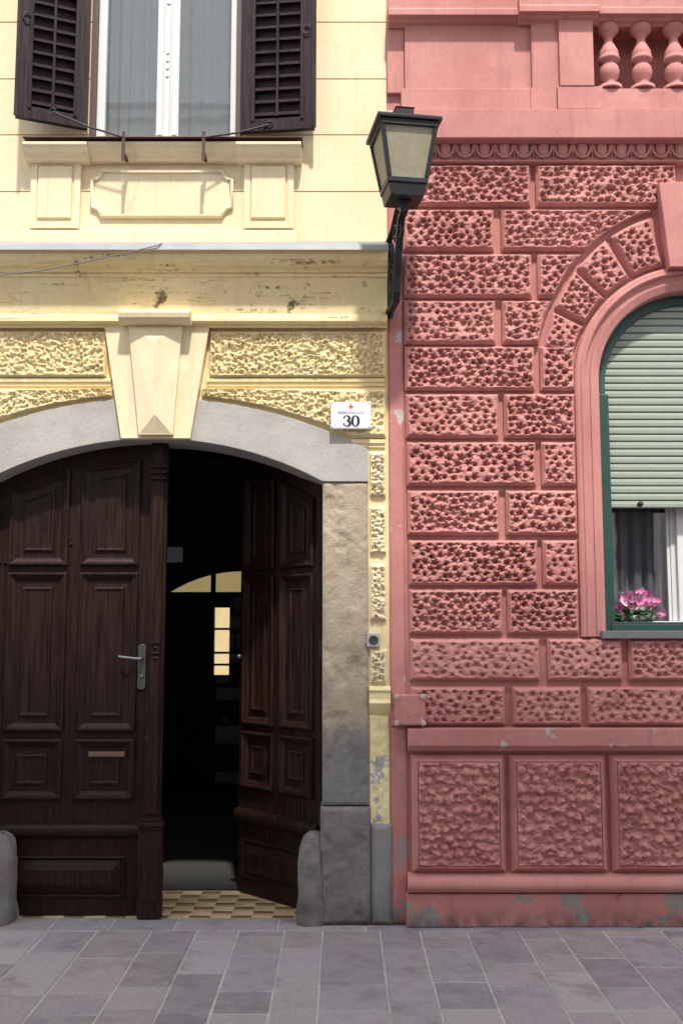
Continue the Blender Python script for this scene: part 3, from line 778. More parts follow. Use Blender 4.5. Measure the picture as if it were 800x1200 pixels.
for a, b_, c_, e_ in ((270,273,700,710),(275,283,700,718),(270,283,722,737),(270,274,742,760),(276,283,742,760),(270,283,766,776),(253,283,806,820),(253,268,794,801),(252,283,850,872),(252,283,930,972),(252,283,905,918)):
    x0, z1 = PD(a,c_); x1, z0 = PD(b_,e_); pn = MB(); pn.box(x0,x1,YD+.012,YD+.0195,z0,z1); obj('painted_reflection', pn, M['refl_sign'], inn)  # pale boxes put in as the reflections on the door glass
nt_ = MB(); x0,z1 = PD(257,807); x1,z0 = PD(273,814); nt_.box(x0,x1,YD+.008,YD+.0115,z0,z1); single('paper_notice', nt_, M['refl_sign'], ((x0+x1)/2,YD+.0115,z0), 'small pale paper notice stuck on the dark inner door', 'notice')
lk = MB(); x0,z0 = PD(265,843); lk.lathe((x0,YD+.011,z0), [(.075,0),(.075,.02),(.05,.04)], 18, True, 'y'); obj('lock_case', lk, M['handle'], inn)
sg = MB(); x0,z1 = P(196,641,-1.4); x1,z0 = P(214,659,-1.4)
for a in ((x0,x1,z1-.012,z1),(x0,x1,z0,z0+.012),(x1-.012,x1,z0,z1)): sg.box(a[0],a[1],1.4,1.41,a[2],a[3])
sg.box(x0,x1-.012,1.402,1.408,z0+.012,z1-.012)
# hangs on a rod from the ceiling of the passage
sg.box(x0-.02,x0,1.4,1.42,z0,3.4)
obj('passage_sign_frame', sg, M['refl_sign'], yh)
rf2 = MB(); rf2.box(AX-2,AX+2, 12.0,12.3, 0, 4.2)
M['court'] = plaster('courtyard_plaster', (.50,.38,.19), (.55,.43,.23))
single('courtyard_wall', rf2, M['court'], (AX,12.0,0), 'sunlit yellow courtyard wall seen through the inner door panes', 'wall')

# ================================================================== PINK HOUSE
PR = 5.9
phs = thing('pink_house', 'pink rendered house with rusticated blocks, arched window and balustrade', 'house', (2.0, 0, 0))
WXC = X(810,448); WZC = Z(448); K = X(811,448)-X(810,448)     # metres per photo pixel at the springing
RTO, RTI, RGI = 138*K, 109.5*K, 97.5*K
zsill = Z(742)
pw = MB()
xs = list(np.linspace(WXC-RTO+.03, WXC+RTO-.03, 41)); ri = RTI+.012
def wlo(x): return WZC+math.sqrt(max(ri*ri-(x-WXC)**2, 0)) if abs(x-WXC) < ri else WZC
xs = sorted(set(list(np.linspace(WXC-ri, WXC+ri, 41))))
pw.strip(xs, wlo, lambda x: Z(162), 0, .35)
pw.box(XB, WXC-ri, 0, .35, 0, Z(162)); pw.box(WXC+ri, PR, 0, .35, 0, Z(162)); pw.box(WXC-ri, WXC+ri, 0, .35, 0, zsill)
obj('wall', pw, M['pink'], phs)
# plain strip against the yellow house
sp = MB(); z_lo, z_hi = 0, Z(240)
co, q = relief(*rectmap(XB+.003, X(478,1000), 0, Z(852)), .018, lambda x,z,s: .007*(fbm(x*9,z*6,s,4)-.5), 51, .012, .003, .008, 1.0, .004); relief_obj('edge_strip', co, q, M['pink_base'], phs)
co, q = relief(*rectmap(XB+.003, X(473,480), Z(852)+.001, Z(130)), .018, lambda x,z,s: .006*(fbm(x*9,z*6,s,4)-.5), 52, .012, .003, .008, 1.0, .004); relief_obj('edge_strip', co, q, M['pink_worn'], phs)

PB = .050
def pblock(x0, x1, z0, z1, seed, res=.0050, fn=pits, amp=1.0, mirror=True, name='rusticated_block', h=PB):
    fm, a, b_ = rectmap(x0,x1,z0,z1); co, q = relief(fm,a,b_,h,fn,seed,res,.015,.013,amp)
    relief_obj(name, co, q, M['pink'], phs)
    if mirror:
        co, q = relief(fm,a,b_,h,fn,seed+100,.011,.015,.013,amp); relief_obj(name, co, q, M['pink'], phs, mirror=WXC)
ROWS = [(192,240.5),(244,293),(296.5,348),(351,402.5),(405,457),(460.5,513),(517,569),(574,627),(632.5,686),(690,743)]
SPL = [((471,621.5),(627.5,None)), ((472,578.5),(587,'arc')), ((472,623),(629.5,'arc')), ((473,580.5),(588,'arc')), ((474,626.5),(632.5,673)),
       ((475,584),(590,673.5)), ((476,628),(634,674.5)), ((477,585),(592.5,676)), ((478.5,630),(635.5,677)), ((479,589),(594,678))]
RX = 198*K
sd = 100
for (pa, pb), spl in zip(ROWS, SPL):
    z1, z0 = Z(pa,PB*.8), Z(pb,PB*.8); pm = (pa+pb)/2
    for a, b_ in spl:
        sd += 1
        x0 = X(a,pm,PB*.6)
        if b_ is None:                      # top row runs up to the keystone, then to its mirror
            pblock(x0, WXC-.055, z0, z1, sd); continue
        if b_ == 'arc':
            def fm(U, V, x0=x0, z0=z0, z1=z1):
                z = z0+(z1-z0)*V; xr = WXC-183*K*np.sqrt(np.maximum(1-((z-WZC)/(211.5*K))**2, .0)); xr = np.minimum(xr, WXC-.215)
                return x0+(xr-x0)*U, z
            zm = (z0+z1)/2; Lu = float(WXC-183*K*math.sqrt(max(1-((zm-WZC)/(211.5*K))**2,.05))-x0)
            co, q = relief(fm, Lu, z1-z0, PB, pits, sd, .005, .015, .013); relief_obj('rusticated_block', co, q, M['pink'], phs)
            co, q = relief(fm, Lu, z1-z0, PB, pits, sd+100, .011, .015, .013); relief_obj('rusticated_block', co, q, M['pink'], phs, mirror=WXC)
        else:
            pblock(x0, X(b_,pm,PB*.6), z0, z1, sd)
# voussoirs
for i, (a0, a1) in enumerate(((13.2,27.3),(29.2,44.6),(46.4,60.4),(62.4,77.4))):
    r0, r1 = 142.5*K, 187*K
    def fm(U, V, a0=a0, a1=a1):
        q = np.radians(a0+(a1-a0)*U)
        re = K/np.sqrt(np.cos(q)**2/176.5**2+np.sin(q)**2/205**2)
        r = re+(r0-re)*V
        return WXC-r*np.cos(q), WZC+r*np.sin(q)
    def fm2(U, V, fm=fm): return fm(U, 1-V)
    Lu = R(a1-a0)*(r0+r1)/2
    co, q = relief(fm2, Lu, r1-r0, PB, pits, 300+i, .005, .012, .013)
    relief_obj('voussoir', co, q, M['pink'], phs)
    co, q = relief(fm2, Lu, r1-r0, PB, pits, 400+i, .011, .012, .013); relief_obj('voussoir', co, q, M['pink'], phs, mirror=WXC)
ks = MB(); hk1 = WXC-X(771,215,.09); hk0 = WXC-X(784,312,.09)
ks.loft([(WXC-hk0,Z(313,.09)),(WXC+hk0,Z(313,.09)),(WXC+hk1,Z(214,.09)),(WXC-hk1,Z(214,.09))], [(0,0),(0,.092),(.004,.096)], 0)
obj('keystone', ks, M['pink'], phs)
# rows below the window
for (pa, pb), spl in (((748,798),((480,632.5),(641,729),(736.5,884))), ((804.5,850.5),((481,592),(600,681),(687.5,806)))):
    z1, z0 = Z(pa,PB*.8), Z(pb,PB*.8); pm = (pa+pb)/2
    for a, b_ in spl:
        sd += 1; x0, x1 = X(a,pm,PB*.6), X(b_,pm,PB*.6)
        pblock(x0, x1, z0, z1, sd, fn=lambda x,z,s: pits(x,z,s,.62,.018), mirror=(x1 < WXC))
# ledge, big plinth panels, torus, base course
def px_profile(name, prof, x0, x1, mat, bev=.003):
    c = MB(); c.extrude_x(prof, x0, x1); return obj(name, c, mat, phs, bev)
XL = X(478, 865, .08)
px_profile('plinth_ledge', [(0,Z(851.5,0)),(.03,Z(852.5,.03)),(.085,Z(854.5,.085)),(.085,Z(874,.085)),(.07,Z(877,.07)),(.055,Z(880,.055)),(0,Z(881,0))], XL, PR, M['pink_worn'])
pl0 = [(482.5,592.5),(598,711.5),(716.5,829)]
xs_ = [(X(a,955,.05), X(b_,955,.05)) for a,b_ in pl0]
wpl = xs_[2][1]-xs_[2][0]; gap = xs_[2][0]-xs_[1][1]
for k_ in range(3): a = xs_[-1][1]+gap; xs_.append((a, a+wpl))
for i, (a, b_) in enumerate(xs_):
    z0, z1 = Z(1023,.05), Z(885.5,.05)
    p_ = MB(); p_.loft(rect(a,b_,z0,z1), [(0,-.002),(0,.020),(.005,.024),(.007,.028),(.026,.058),(.029,.060),(.032,.060),(.034,.050),(.038,.044)], 0, cap=False)
    pf = obj('plinth_panel', p_, M['pink'], phs)
    ins = .031
    fm, u_, v_ = rectmap(a+ins, b_-ins, z0+ins, z1-ins); co, q = relief(fm,u_,v_,.018,knobs,500+i,.0042 if i<3 else .012,.004,.006,1.0,.004)
    relief_obj('rough_field', co, q, M['pink'], pf, yoff=-.042)
zt_, zb_ = Z(1028,.09), Z(1048,.09); zm_ = (zt_+zb_)/2; rr_ = (zt_-zb_)/2
px_profile('torus_moulding', [(0,zt_+.012)]+[(.05+.055*math.cos(R(q)), zm_+rr_*math.sin(R(q))) for q in range(90,-91,-15)]+[(.0,zb_-.001)], X(478,1038,.09), PR, M['pink'], 0)
b_ = MB(); b_.box(X(476,1065,.075), PR, -.072, 0, 0, zb_-.004); obj('base_course', b_, M['pink_base'], phs, .006)

# window surround and green frame
tr = MB()
tp = [(RTO+.006,-.004),(RTO+.002,.030),(RTO-.010,.040),(RTO-.028,.043),(RTO-.030,.052),(RTO-.040,.055),(RTO-.050,.048),(RTO-.055,.030),(RTO-.085,.026),(RTO-.088,.034),(RTO-.098,.034),(RTI+.006,.020),(RTI,.010),(RTI,-.13)]
tr.arcsweep(tp, WXC, WZC, Z(746)); obj('window_surround', tr, M['pink'], phs)
zs0, zs1 = Z(748.5,.07), Z(739,.07)
sl = MB(); sl.box(X(705,744,.07), 2*WXC-X(705,744,.07), -.075, .12, zs0, zs1); obj('window_sill', sl, M['slate'], phs, .004)
gf = MB(); gp = [(RTI-.001,-.07),(RTI-.03,-.068),(RTI-.034,-.075),(RGI+.012,-.078),(RGI,-.085),(RGI-.004,-.2)]
gf.arcsweep(gp, WXC, WZC, zs1+.001)
gfz = Z(729,-.05); xi = RGI+.01
gf.box(WXC-xi, WXC+xi, .065, .16, zs1+.001, gfz); gf.box(WXC-xi, WXC+xi, .05, .066, zs1+.001, gfz-.014)
# thicker lower part of the side frames
zlow = Z(462,-.06)
for s in (-1,1):
    a_, b2_ = sorted((WXC+s*(RTI-.002), WXC+s*(RGI-.012))); gf.box(a_, b2_, .061, .0675, zs1+.002, zlow)
pwin = obj('window', gf, M['green'], phs, .002)
# roller shutter
zrb = Z(595.5,-.11); rs = MB(); z = zrb; pit = (Z(595.5,-.11)-Z(575.5,-.11))/-2.0; pit = abs(pit)*.87
top = WZC+RGI+.02; k_ = 0
rshalf = RGI+.012
while z < top:
    zt2 = z+pit-.0045
    hw = rshalf if z < WZC else math.sqrt(max((RGI+.018)**2-(z-WZC)**2, 0))
    if hw < .05: break
    pr = [(-.104,zt2),(-.099,zt2-.003),(-.097,z+pit*.55),(-.098,z+.006),(-.102,z+.001),(-.112,z),(-.112,zt2)]
    rs.extrude_x(pr, WXC-hw, WXC+hw)
    z += pit
rsh = obj('roller_shutter', rs, M['slat'], phs)
rb = MB(); rb.box(WXC-rshalf, WXC+rshalf, .113, .125, zrb, WZC); xs = list(np.linspace(WXC-RGI, WXC+RGI, 25)); rb.strip(xs, lambda x: WZC, lambda x: WZC+.001+math.sqrt(max((RGI+.004)**2-(x-WXC)**2,0)), .113, .125)
obj('slat_joint', rb, M['dark'], rsh)
st2 = MB(); x_, z_ = P(749, 591, -.09)
st2.lathe((x_, .097, z_), [(.014,0),(.012,.02),(.016,.022),(.014,.035),(.004,.038)], 12, True, 'y'); obj('stop_knob', st2, M['iron'], rsh)
# casement behind
wc = MB(); y0, y1 = .20, .25; za = gfz-.002; zb = WZC+.2
wc.box(WXC-xi, WXC+xi, .161, .30, za-.012, za+.008)        # white inner board
mx0, mx1 = X(787,660,-.2), X(800,660,-.2)
wc.box(mx0, 2*WXC-mx0, y0+.02, y1, za+.009, zb); wc.box(X(793,660,-.2), 2*WXC-X(793,660,-.2), y0-.01, y0+.019, za+.009, zb)
wc.box(X(783,660,-.2), mx0-.001, y0+.028, y1, za+.009, zb)
for s in (-1,1):
    a_, b2_ = sorted((WXC+s*(RGI+.01), WXC+s*(RGI-.012))); wc.box(a_, b2_, y0, y1, za+.009, zb)
obj('casement_frame', wc, M['white'], pwin, .003)
for s in (-1,1):
    a_, b2_ = sorted((WXC+s*(RGI-.013), WXC+s*(WXC-X(783,660,-.2)+.001))); g = MB(); g.box(a_, b2_, .232, .236, za+.009, zb); obj('pane', g, M['glass'], pwin)
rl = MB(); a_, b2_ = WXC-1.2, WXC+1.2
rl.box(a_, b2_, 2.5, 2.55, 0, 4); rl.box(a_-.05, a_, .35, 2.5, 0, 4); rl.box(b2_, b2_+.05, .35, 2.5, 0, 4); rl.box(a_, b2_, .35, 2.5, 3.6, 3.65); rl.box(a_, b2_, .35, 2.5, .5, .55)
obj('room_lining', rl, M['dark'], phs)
single('curtain', curtain(WXC-RGI-.1, WXC-.10, .33, za-.02, WZC+.3, 6, .022, 15), M['greycloth'], (WXC-.4,.33,za-.02), 'grey sheer curtain in folds behind the flowers in the arched window', 'curtain', None)

# balcony zone
zsl0, zsl1 = Z(161,.125), Z(127.5,.125)
px_profile('balcony_slab', [(0,zsl1),(.125,zsl1),(.125,zsl0),(.115,zsl0-.005),(.085,zsl0-.007),(.065,zsl0-.012),(0,zsl0-.014)], X(469,145,.125), PR, M['pink'])
zeg0, zeg1 = Z(189.5,.05), Z(163,.05)
px_profile('bed_moulding', [(0,zeg1),(.045,zeg1-.004),(.045,zeg0+.010),(.058,zeg0+.008),(.058,zeg0),(.045,zeg0-.006),(.0,zeg0-.010)], X(471,175,.05), PR, M['pink'])
eg = MB(); ep = X(646.5,175,.08)-X(617,175,.08); ep = (X(646,175,.08)-X(530,175,.08))/5.05
x = X(476,175,.06); hgt = (zeg1-zeg0)*.37; zc_ = (zeg0+zeg1)/2+.010
while x < PR-.1:
    ring = []
    nseg = 9
    for r_, o_ in ((1.0,.045),(.92,.058),(.7,.066),(.35,.071)):
        ring.append([(x+r_*ep*.30*math.cos(2*PI*k/14), -o_, zc_+r_*hgt*math.sin(2*PI*k/14)*(1 if math.sin(2*PI*k/14) > 0 else 1.15)) for k in range(14)])
    vs = [p for rr in ring for p in rr]; fs = [(i*14+k, i*14+(k+1)%14, (i+1)*14+(k+1)%14, (i+1)*14+k) for i in range(3) for k in range(14)]+[tuple(42+k for k in range(14))]
    eg.add(vs, fs, True)
    eg.tube([(x+ep*.415*math.cos(q), -.060, zc_+.004+(hgt*1.15)*math.sin(q)) for q in np.linspace(PI*.95, 2.05*PI, 11)], .0085, 6)
    eg.tube([(x+ep*.5, -.05, zc_+hgt), (x+ep*.5, -.066, zc_), (x+ep*.5, -.05, zc_-hgt*1.1)], [.010,.007,.003], 5)
    x += ep
obj('egg_moulding', eg, M['pink'], phs)
OB = .085                                   # plane of the parapet base
bz0, bz1 = Z(127,.11), Z(101,.11)
xB0, xB1 = X(698,110,OB), 2*WXC-X(698,110,OB)
bp = MB(); bp.box(X(470,110,OB), PR, -OB, .0, bz0-.002, bz1); bp.box(X(653,110,.105), X(706,110,.105), -.103, -OB+.0005, bz0, bz1+.004); bp.box(X(622,110,.11), X(652.5,110,.11), -.092, -OB+.0005, bz0, bz1+.002)
obj('parapet_base', bp, M['pink'], phs, .004)
tz0, tz1 = Z(30,.1), Z(0,.1)
pp = MB()
# recessed field, pilaster, pedestal
fz = Z(24,.06)
pp.box(XB+.003, X(474,60,.07), -.03, 0, bz1+.001, fz)
pp.box(X(474,60,.07)+.001, X(622,60,.06), -.055, 0, bz1+.001, fz); pp.box(X(622.5,60,.085), X(654,60,.085), -.082, 0, bz1+.003, fz); pp.box(X(655,60,.11), X(695,60,.11), -.108, .0, bz1+.005, fz)
pp.box(2*WXC-X(695,60,.11), PR, -.108, 0, bz1+.005, fz)
obj('parapet_panel', pp, M['pink'], phs, .004)
# wall behind the balusters, set back
nb = MB(); nb.box(X(695,60,.11)+.001, 2*WXC-X(695,60,.11)-.001, .16, .35, bz1-.1, fz+.4); nb.box(X(695,60,.11)+.001, 2*WXC-X(695,60,.11)-.001, .0, .159, fz+.004, fz+.4); obj('niche_wall', nb, M['pink'], phs)
up = MB(); up.box(XB, X(695,60,.11), .0005, .35, Z(162)+.001, HT); up.box(2*WXC-X(695,60,.11), PR, .0005, .35, Z(162)+.001, HT); up.box(X(695,60,.11), 2*WXC-X(695,60,.11), .0005, .35, fz+.401, HT); up.box(X(695,60,.11), 2*WXC-X(695,60,.11), .0005, .159, Z(162)+.001, bz1)
obj('upper_wall', up, M['pink'], phs)
def railprof(o): 
    return [(0,Z(-8,.2)+.02),(o+.12,Z(-8,.2)+.02),(o+.12,Z(0,.2)),(o+.13,Z(2,.2)),(o+.13,Z(9,.2)),(o+.105,Z(11,.18)),(o+.09,Z(12,.18)),(o+.085,Z(15,.17)),(o+.055,Z(19,.15)),(o+.045,Z(23,.13)),(o+.0,Z(25,.1)),(0,Z(25.5,.1))]
rl_ = MB(); rl_.extrude_x(railprof(.0), XB+.01, X(608,10,.15)); rl_.extrude_x(railprof(.035), X(608,10,.15)+.0005, X(702,10,.15)); rl_.extrude_x(railprof(.012), X(702,10,.15)+.001, PR)
obj('parapet_rail', rl_, M['pink'], phs, .003)
# balusters
zb0, zb1 = Z(101,.09), Z(26,.09); hb = zb1-zb0; kk_ = K*.97
prof = [(15,.0),(15,.045),(11,.055),(7.5,.10),(8.5,.14),(11.5,.20),(12.6,.27),(11.5,.345),(8.5,.40),(7.8,.43),(12.5,.445),(13.6,.475),(13,.50),(11.5,.51),(12.2,.55),(11.5,.60),(8.6,.67),(6,.74),(5.2,.79),(5.6,.83),(8,.855),(8,.865),(10.5,.885),(12.5,.92),(13,.935),(13,1.0)]
sp_ = X(752.5,65,.09)-X(714,65,.09); bx0 = X(714,65,.06)
i = 0; x = bx0
first = None
while x < 2*WXC-X(705,65,.09):
    if first is None:
        c = MB(); c.lathe((0,0,0), [(r_*kk_, h_*hb) for r_, h_ in prof], 24)
        first = obj('baluster', c, M['pink'], phs); o = first
    else:
        o = first.copy(); COL.objects.link(o)
    o.location = Vector((x, -.035, zb0+.001))-phs.location
    x += sp_
# body of the pink house
pb_ = MB(); pb_.box(XB+.001, PR, .36, 5.6, HT-.2, HT); pb_.box(PR-.3, PR, .36, 5.6, 0, HT-.2); pb_.box(XB+.001, PR-.3, 5.3, 5.6, 0, HT-.2)
obj('house_body', pb_, M['passage'], phs)

# ================================================================== THINGS ON AND BY THE WALLS
# street lamp on its bracket
yaw = R(8)
lx, lz = P(453.5, 330, 0); lz0 = Z(372, 0)
lamp = thing('wall_lamp', 'black iron street lantern with frosted panes on a bracket between both houses', 'street lamp', (lx, -.02, lz0), local=True)
lamp.rotation_euler.z = yaw
br = MB(); zt1 = Z(290)-lz0; LL = .50
ztop = Z(240, LL)-lz0
br.box(-.030,.030,-.025,.0,-.01,zt1+.02)
br.box(-.016,.016,-.05,-.02,.0,.03)
# outer curved bar from the foot of the plate to the post
pts = [(0,-.0,.012),(0,-.14,.008),(0,-.26,.012),(0,-.285,.05),(0,-.30,.14),(0,-.35,.29),(0,-.43,.43),(0,-.485,ztop-.05),(0,-LL,ztop)]
def bar(mb, pts, w, t):
    pts = [Vector(p) for p in pts]; vs = []
    for i, p in enumerate(pts):
        tt = (pts[min(i+1,len(pts)-1)]-pts[max(i-1,0)]).normalized(); n_ = Vector((0,-tt.z,tt.y))
        for sx, sn in ((-1,-1),(1,-1),(1,1),(-1,1)): vs.append(p+Vector((sx*w/2,0,0))+n_*(sn*t/2))
    fs = [(i*4+k, i*4+(k+1)%4, (i+1)*4+(k+1)%4, (i+1)*4+k) for i in range(len(pts)-1) for k in range(4)]+[(3,2,1,0), tuple(len(vs)-4+k for k in range(4))]
    mb.add(vs, fs)
bar(br, pts, .040, .022)
bar(br, [(0,-.01,zt1),(0,-.19,zt1+.03),(0,-.35,zt1+.10),(0,-LL+.02,ztop-.03)], .034, .016)
def scroll(cy, cz, r0, turns, ph):
    bar(br, [(0, cy+r0*(1-.65*t)*math.cos(ph+turns*2*PI*t), cz+r0*(1-.65*t)*math.sin(ph+turns*2*PI*t)) for t in np.linspace(0,1,22)], .022, .009)
scroll(-.10, zt1-.11, .085, 1.3, 1.2); scroll(-.29, zt1-.03, .06, 1.3, 4.0); scroll(-.15, .17, .09, 1.3, 2.0); scroll(-.22, .06, .04, 1.2, 3.0); scroll(-.42, ztop-.13,.045,1.3,.4)
obj('bracket', br, M['iron'], lamp, .002)
cy = -LL
zb_l0 = Z(238,LL)-lz0
ps = MB(); ps.box(-.022,.022,cy-.022,cy+.022,ztop-.05,zb_l0+.004); ps.box(-.035,.035,cy-.035,cy+.035,zb_l0-.012,zb_l0+.0); obj('post', ps, M['iron'], lamp, .003)
# lantern body
hb0, hb1 = .088, .105; ht1 = .172
zA = zb_l0; zB_ = zA+.095; zC = Z(142,LL+.15)-lz0
def frus(mb, h0, z0, h1, z1, cap=True):
    vs = [(-h0,cy-h0,z0),(h0,cy-h0,z0),(h0,cy+h0,z0),(-h0,cy+h0,z0),(-h1,cy-h1,z1),(h1,cy-h1,z1),(h1,cy+h1,z1),(-h1,cy+h1,z1)]
    fs = [(0,1,5,4),(1,2,6,5),(2,3,7,6),(3,0,4,7)]
    if cap: fs += [(3,2,1,0),(4,5,6,7)]
    mb.add(vs, fs)
HY = R(1)
def turn(mb):
    c, s_ = math.cos(HY), math.sin(HY)
    mb.v = [(x*c-(y-cy)*s_, cy+x*s_+(y-cy)*c, z) for x, y, z in mb.v]; return mb
lb = MB(); frus(lb, .092, zA, .104, zB_-.03); frus(lb, .110, zB_-.029, .112, zB_)
fr = MB()
for sx in (-1,1):
    for sy in (-1,1):
        a = Vector((sx*.102,cy+sy*.102,zB_)); b_ = Vector((sx*.150,cy+sy*.150,zC))
        w_ = .012
        vs = []
        for p in (a,b_): vs += [p+Vector((u*w_,v*w_,0)) for u,v in ((-1,-1),(1,-1),(1,1),(-1,1))]
        fr.add(vs, [(0,1,5,4),(1,2,6,5),(2,3,7,6),(3,0,4,7),(3,2,1,0),(4,5,6,7)])
fr.box(-.155,.155,cy-.162,cy-.140,zC-.03,zC); fr.box(-.155,.155,cy+.140,cy+.162,zC-.03,zC); fr.box(-.162,-.1405,cy-.1395,cy+.1395,zC-.03,zC); fr.box(.1405,.162,cy-.1395,cy+.1395,zC-.03,zC)
obj('lantern_base', turn(lb), M['iron'], lamp, .003); obj('lantern_frame', turn(fr), M['iron'], lamp, .002)
rf_m = MB(); frus(rf_m, .176, zC+.001, .178, zC+.020); frus(rf_m, .178, zC+.022, .055, zC+.055); frus(rf_m,.048,zC+.07,.050,zC+.125); frus(rf_m,.056,zC+.125,.03,zC+.14)
obj('lantern_roof', turn(rf_m), M['iron'], lamp, .003)
for k_ in range(4):
    q = k_*PI/2; g = MB(); vs = []
    for (u, d_, z) in ((-.096,-.103,zB_+.001),(.096,-.103,zB_+.001),(.140,-.148,zC-.01),(-.140,-.148,zC-.01)):
        x, y = u, d_; vs.append((x*math.cos(q)-y*math.sin(q), cy+x*math.sin(q)+y*math.cos(q), z))
    vs2 = [((x)*.97, cy+(y-cy)*.97, z) for x,y,z in vs]
    g.add(vs+vs2, [(0,1,2,3),(7,6,5,4),(0,4,5,1),(1,5,6,2),(2,6,7,3),(3,7,4,0)]); obj('glass_pane', turn(g), M['lampglass'], lamp)
bl = MB(); bl.lathe((0,cy,zB_), [(.03,0),(.03,.05),(.02,.06),(.035,.11),(.045,.15),(.035,.20),(.01,.22)], 14); obj('bulb', bl, M['pot'], lamp)

# house number plate
def text_mesh(body, size, mb, cx, cz, y, bold=0):
    cu = bpy.data.curves.new('t','FONT'); cu.body = body; cu.size = size; cu.align_x = 'CENTER'; cu.offset = bold; cu.extrude = .0004
    o = bpy.data.objects.new('t', cu); COL.objects.link(o); bpy.context.view_layer.update()
    me = bpy.data.meshes.new_from_object(o.evaluated_get(bpy.context.evaluated_depsgraph_get()))
    mb.add([(cx+v.co.x*.62, y-v.co.z, cz+v.co.y) for v in me.vertices], [tuple(p.vertices) for p in me.polygons])
    bpy.data.objects.remove(o); bpy.data.curves.remove(cu); bpy.data.meshes.remove(me)
nx0, nx1, nz0, nz1 = prect(387.5,434.5,471,502.5,.07); ncx = (nx0+nx1)/2; nw = nx1-nx0; nh = nz1-nz0
num = thing('house_number_sign', 'white enamel street plate reading 30 with a small red cross, on rough yellow stone', 'sign', (ncx,-.06,nz0))
p_ = MB(); p_.loft(rect(nx0,nx1,nz0,nz1), [(0,.055),(0,.066),(.003,.069),(.010,.0705),(.02,.0705)], 0); obj('plate', p_, M['plate'], num)
for sx in (nx0+.008, nx1-.008):
    for sz in (nz0+.008, nz1-.008):
        sw = MB(); sw.lathe((sx,-.069,sz), [(.004,0),(.004,.003),(.002,.004)], 8, True, 'y')
        obj('screw', sw, M['handle'], num)
tx = MB(); text_mesh('PREŠERNOVA ULICA', .0185, tx, ncx, nz0+nh*.545, -.0712, .0); 
tx2 = MB(); tx2.v = []; s0 = nw*.355/(max(v[0] for v in tx.v)-ncx); tx.v = [(ncx+(x-ncx)*s0*.95, y, nz0+nh*.545+(z-nz0-nh*.545)*1.25) for x,y,z in tx.v]
obj('street_name', tx, M['grey_ink'], num)
# bold numerals with thick and thin strokes
dg = MB(); dh = nh*.42; dz = nz0+nh*.08; yd = -.0715
def stroke(pts, ws):
    n = len(pts); vs = []
    for i in range(n):
        a = Vector(pts[max(i-1,0)]); b_ = Vector(pts[min(i+1,n-1)]); t = (b_-a).normalized(); nn = Vector((-t.y,t.x))
        p = Vector(pts[i]); vs += [(p.x-nn.x*ws[i]/2, yd, p.y-nn.y*ws[i]/2), (p.x+nn.x*ws[i]/2, yd, p.y+nn.y*ws[i]/2)]
    dg.add(vs, [(2*i,2*i+1,2*i+3,2*i+2) for i in range(n-1)])
c0 = ncx+nw*.112; w0 = dh*.33
ang = np.linspace(0, 2*PI, 41)
stroke([(c0+(w0-dh*.06)*math.cos(a), dz+dh/2+(dh*.455)*math.sin(a)) for a in ang], [dh*(.09+.15*abs(math.cos(a))**1.3) for a in ang])
c3 = ncx-nw*.10; u_ = np.linspace(R(165), R(-90), 20)
stroke([(c3-.02*dh+dh*.24*math.cos(a), dz+dh*.735+dh*.225*math.sin(a)) for a in u_], [dh*(.09+.13*max(0,math.cos(a))) for a in u_])
u_ = np.linspace(R(90), R(-165), 22)
stroke([(c3+dh*.27*math.cos(a), dz+dh*.275+dh*.235*math.sin(a)) for a in u_], [dh*(.09+.14*max(0,math.cos(a))) for a in u_])
for (bx_, bz_) in ((c3-.23*dh, dz+dh*.77),(c3-.25*dh, dz+dh*.23)): dg.add([(bx_+dh*.085*math.cos(a), yd-.0001, bz_+dh*.085*math.sin(a)) for a in ang[:-1]], [tuple(range(40))])
obj('numeral', dg, M['ink'], num)
cr_ = MB(); cz_ = nz0+nh*.82; a_ = nh*.105
cr_.box(ncx-a_*.22,ncx+a_*.22,-.0716,-.0704,cz_-a_*1.05,cz_+a_*1.05); cr_.box(ncx-a_*.9,ncx-a_*.22,-.0716,-.0704,cz_-a_*.2,cz_+a_*.2); cr_.box(ncx+a_*.22,ncx+a_*.9,-.0716,-.0704,cz_-a_*.2,cz_+a_*.2)
obj('emblem', cr_, M['red_ink'], num)

# doorbell
x0,x1,z0,z1 = prect(429.5,445.5,741.5,758,.03)
bell = thing('doorbell', 'small square grey doorbell with round dark button beside the stone jamb', 'doorbell', ((x0+x1)/2,0,z0))
p_ = MB(); p_.box(x0,x1,-.034,-.0,z0,z1); obj('bell_plate', p_, M['bell'], bell, .004)
p_ = MB(); p_.lathe(((x0+x1)/2,-.034,(z0+z1)/2), [(.027,0),(.027,.004),(.02,.006),(.018,.004)], 22, True, 'y'); obj('button', p_, M['bell_dark'], bell)
# junction box
x0,x1,z0,z1 = prect(462,498,814,850,.075)
jb = thing('junction_box', 'square pink painted cover plate with four round corner screws over the plinth ledge', 'cover plate', ((x0+x1)/2,0,z0))
p_ = MB(); p_.box(x0,x1,-.078,-.0,z0,z1); obj('cover', p_, M['pink_worn'], jb, .008)
for sx in (x0+.012,x1-.012):
    for sz in (z0+.012,z1-.012):
        p_ = MB(); p_.lathe((sx,-.078,sz), [(.016,0),(.016,.005),(.010,.010)], 14, True, 'y'); obj('screw', p_, simple('chipped_white_screw',(.5,.36,.34),.6), jb)

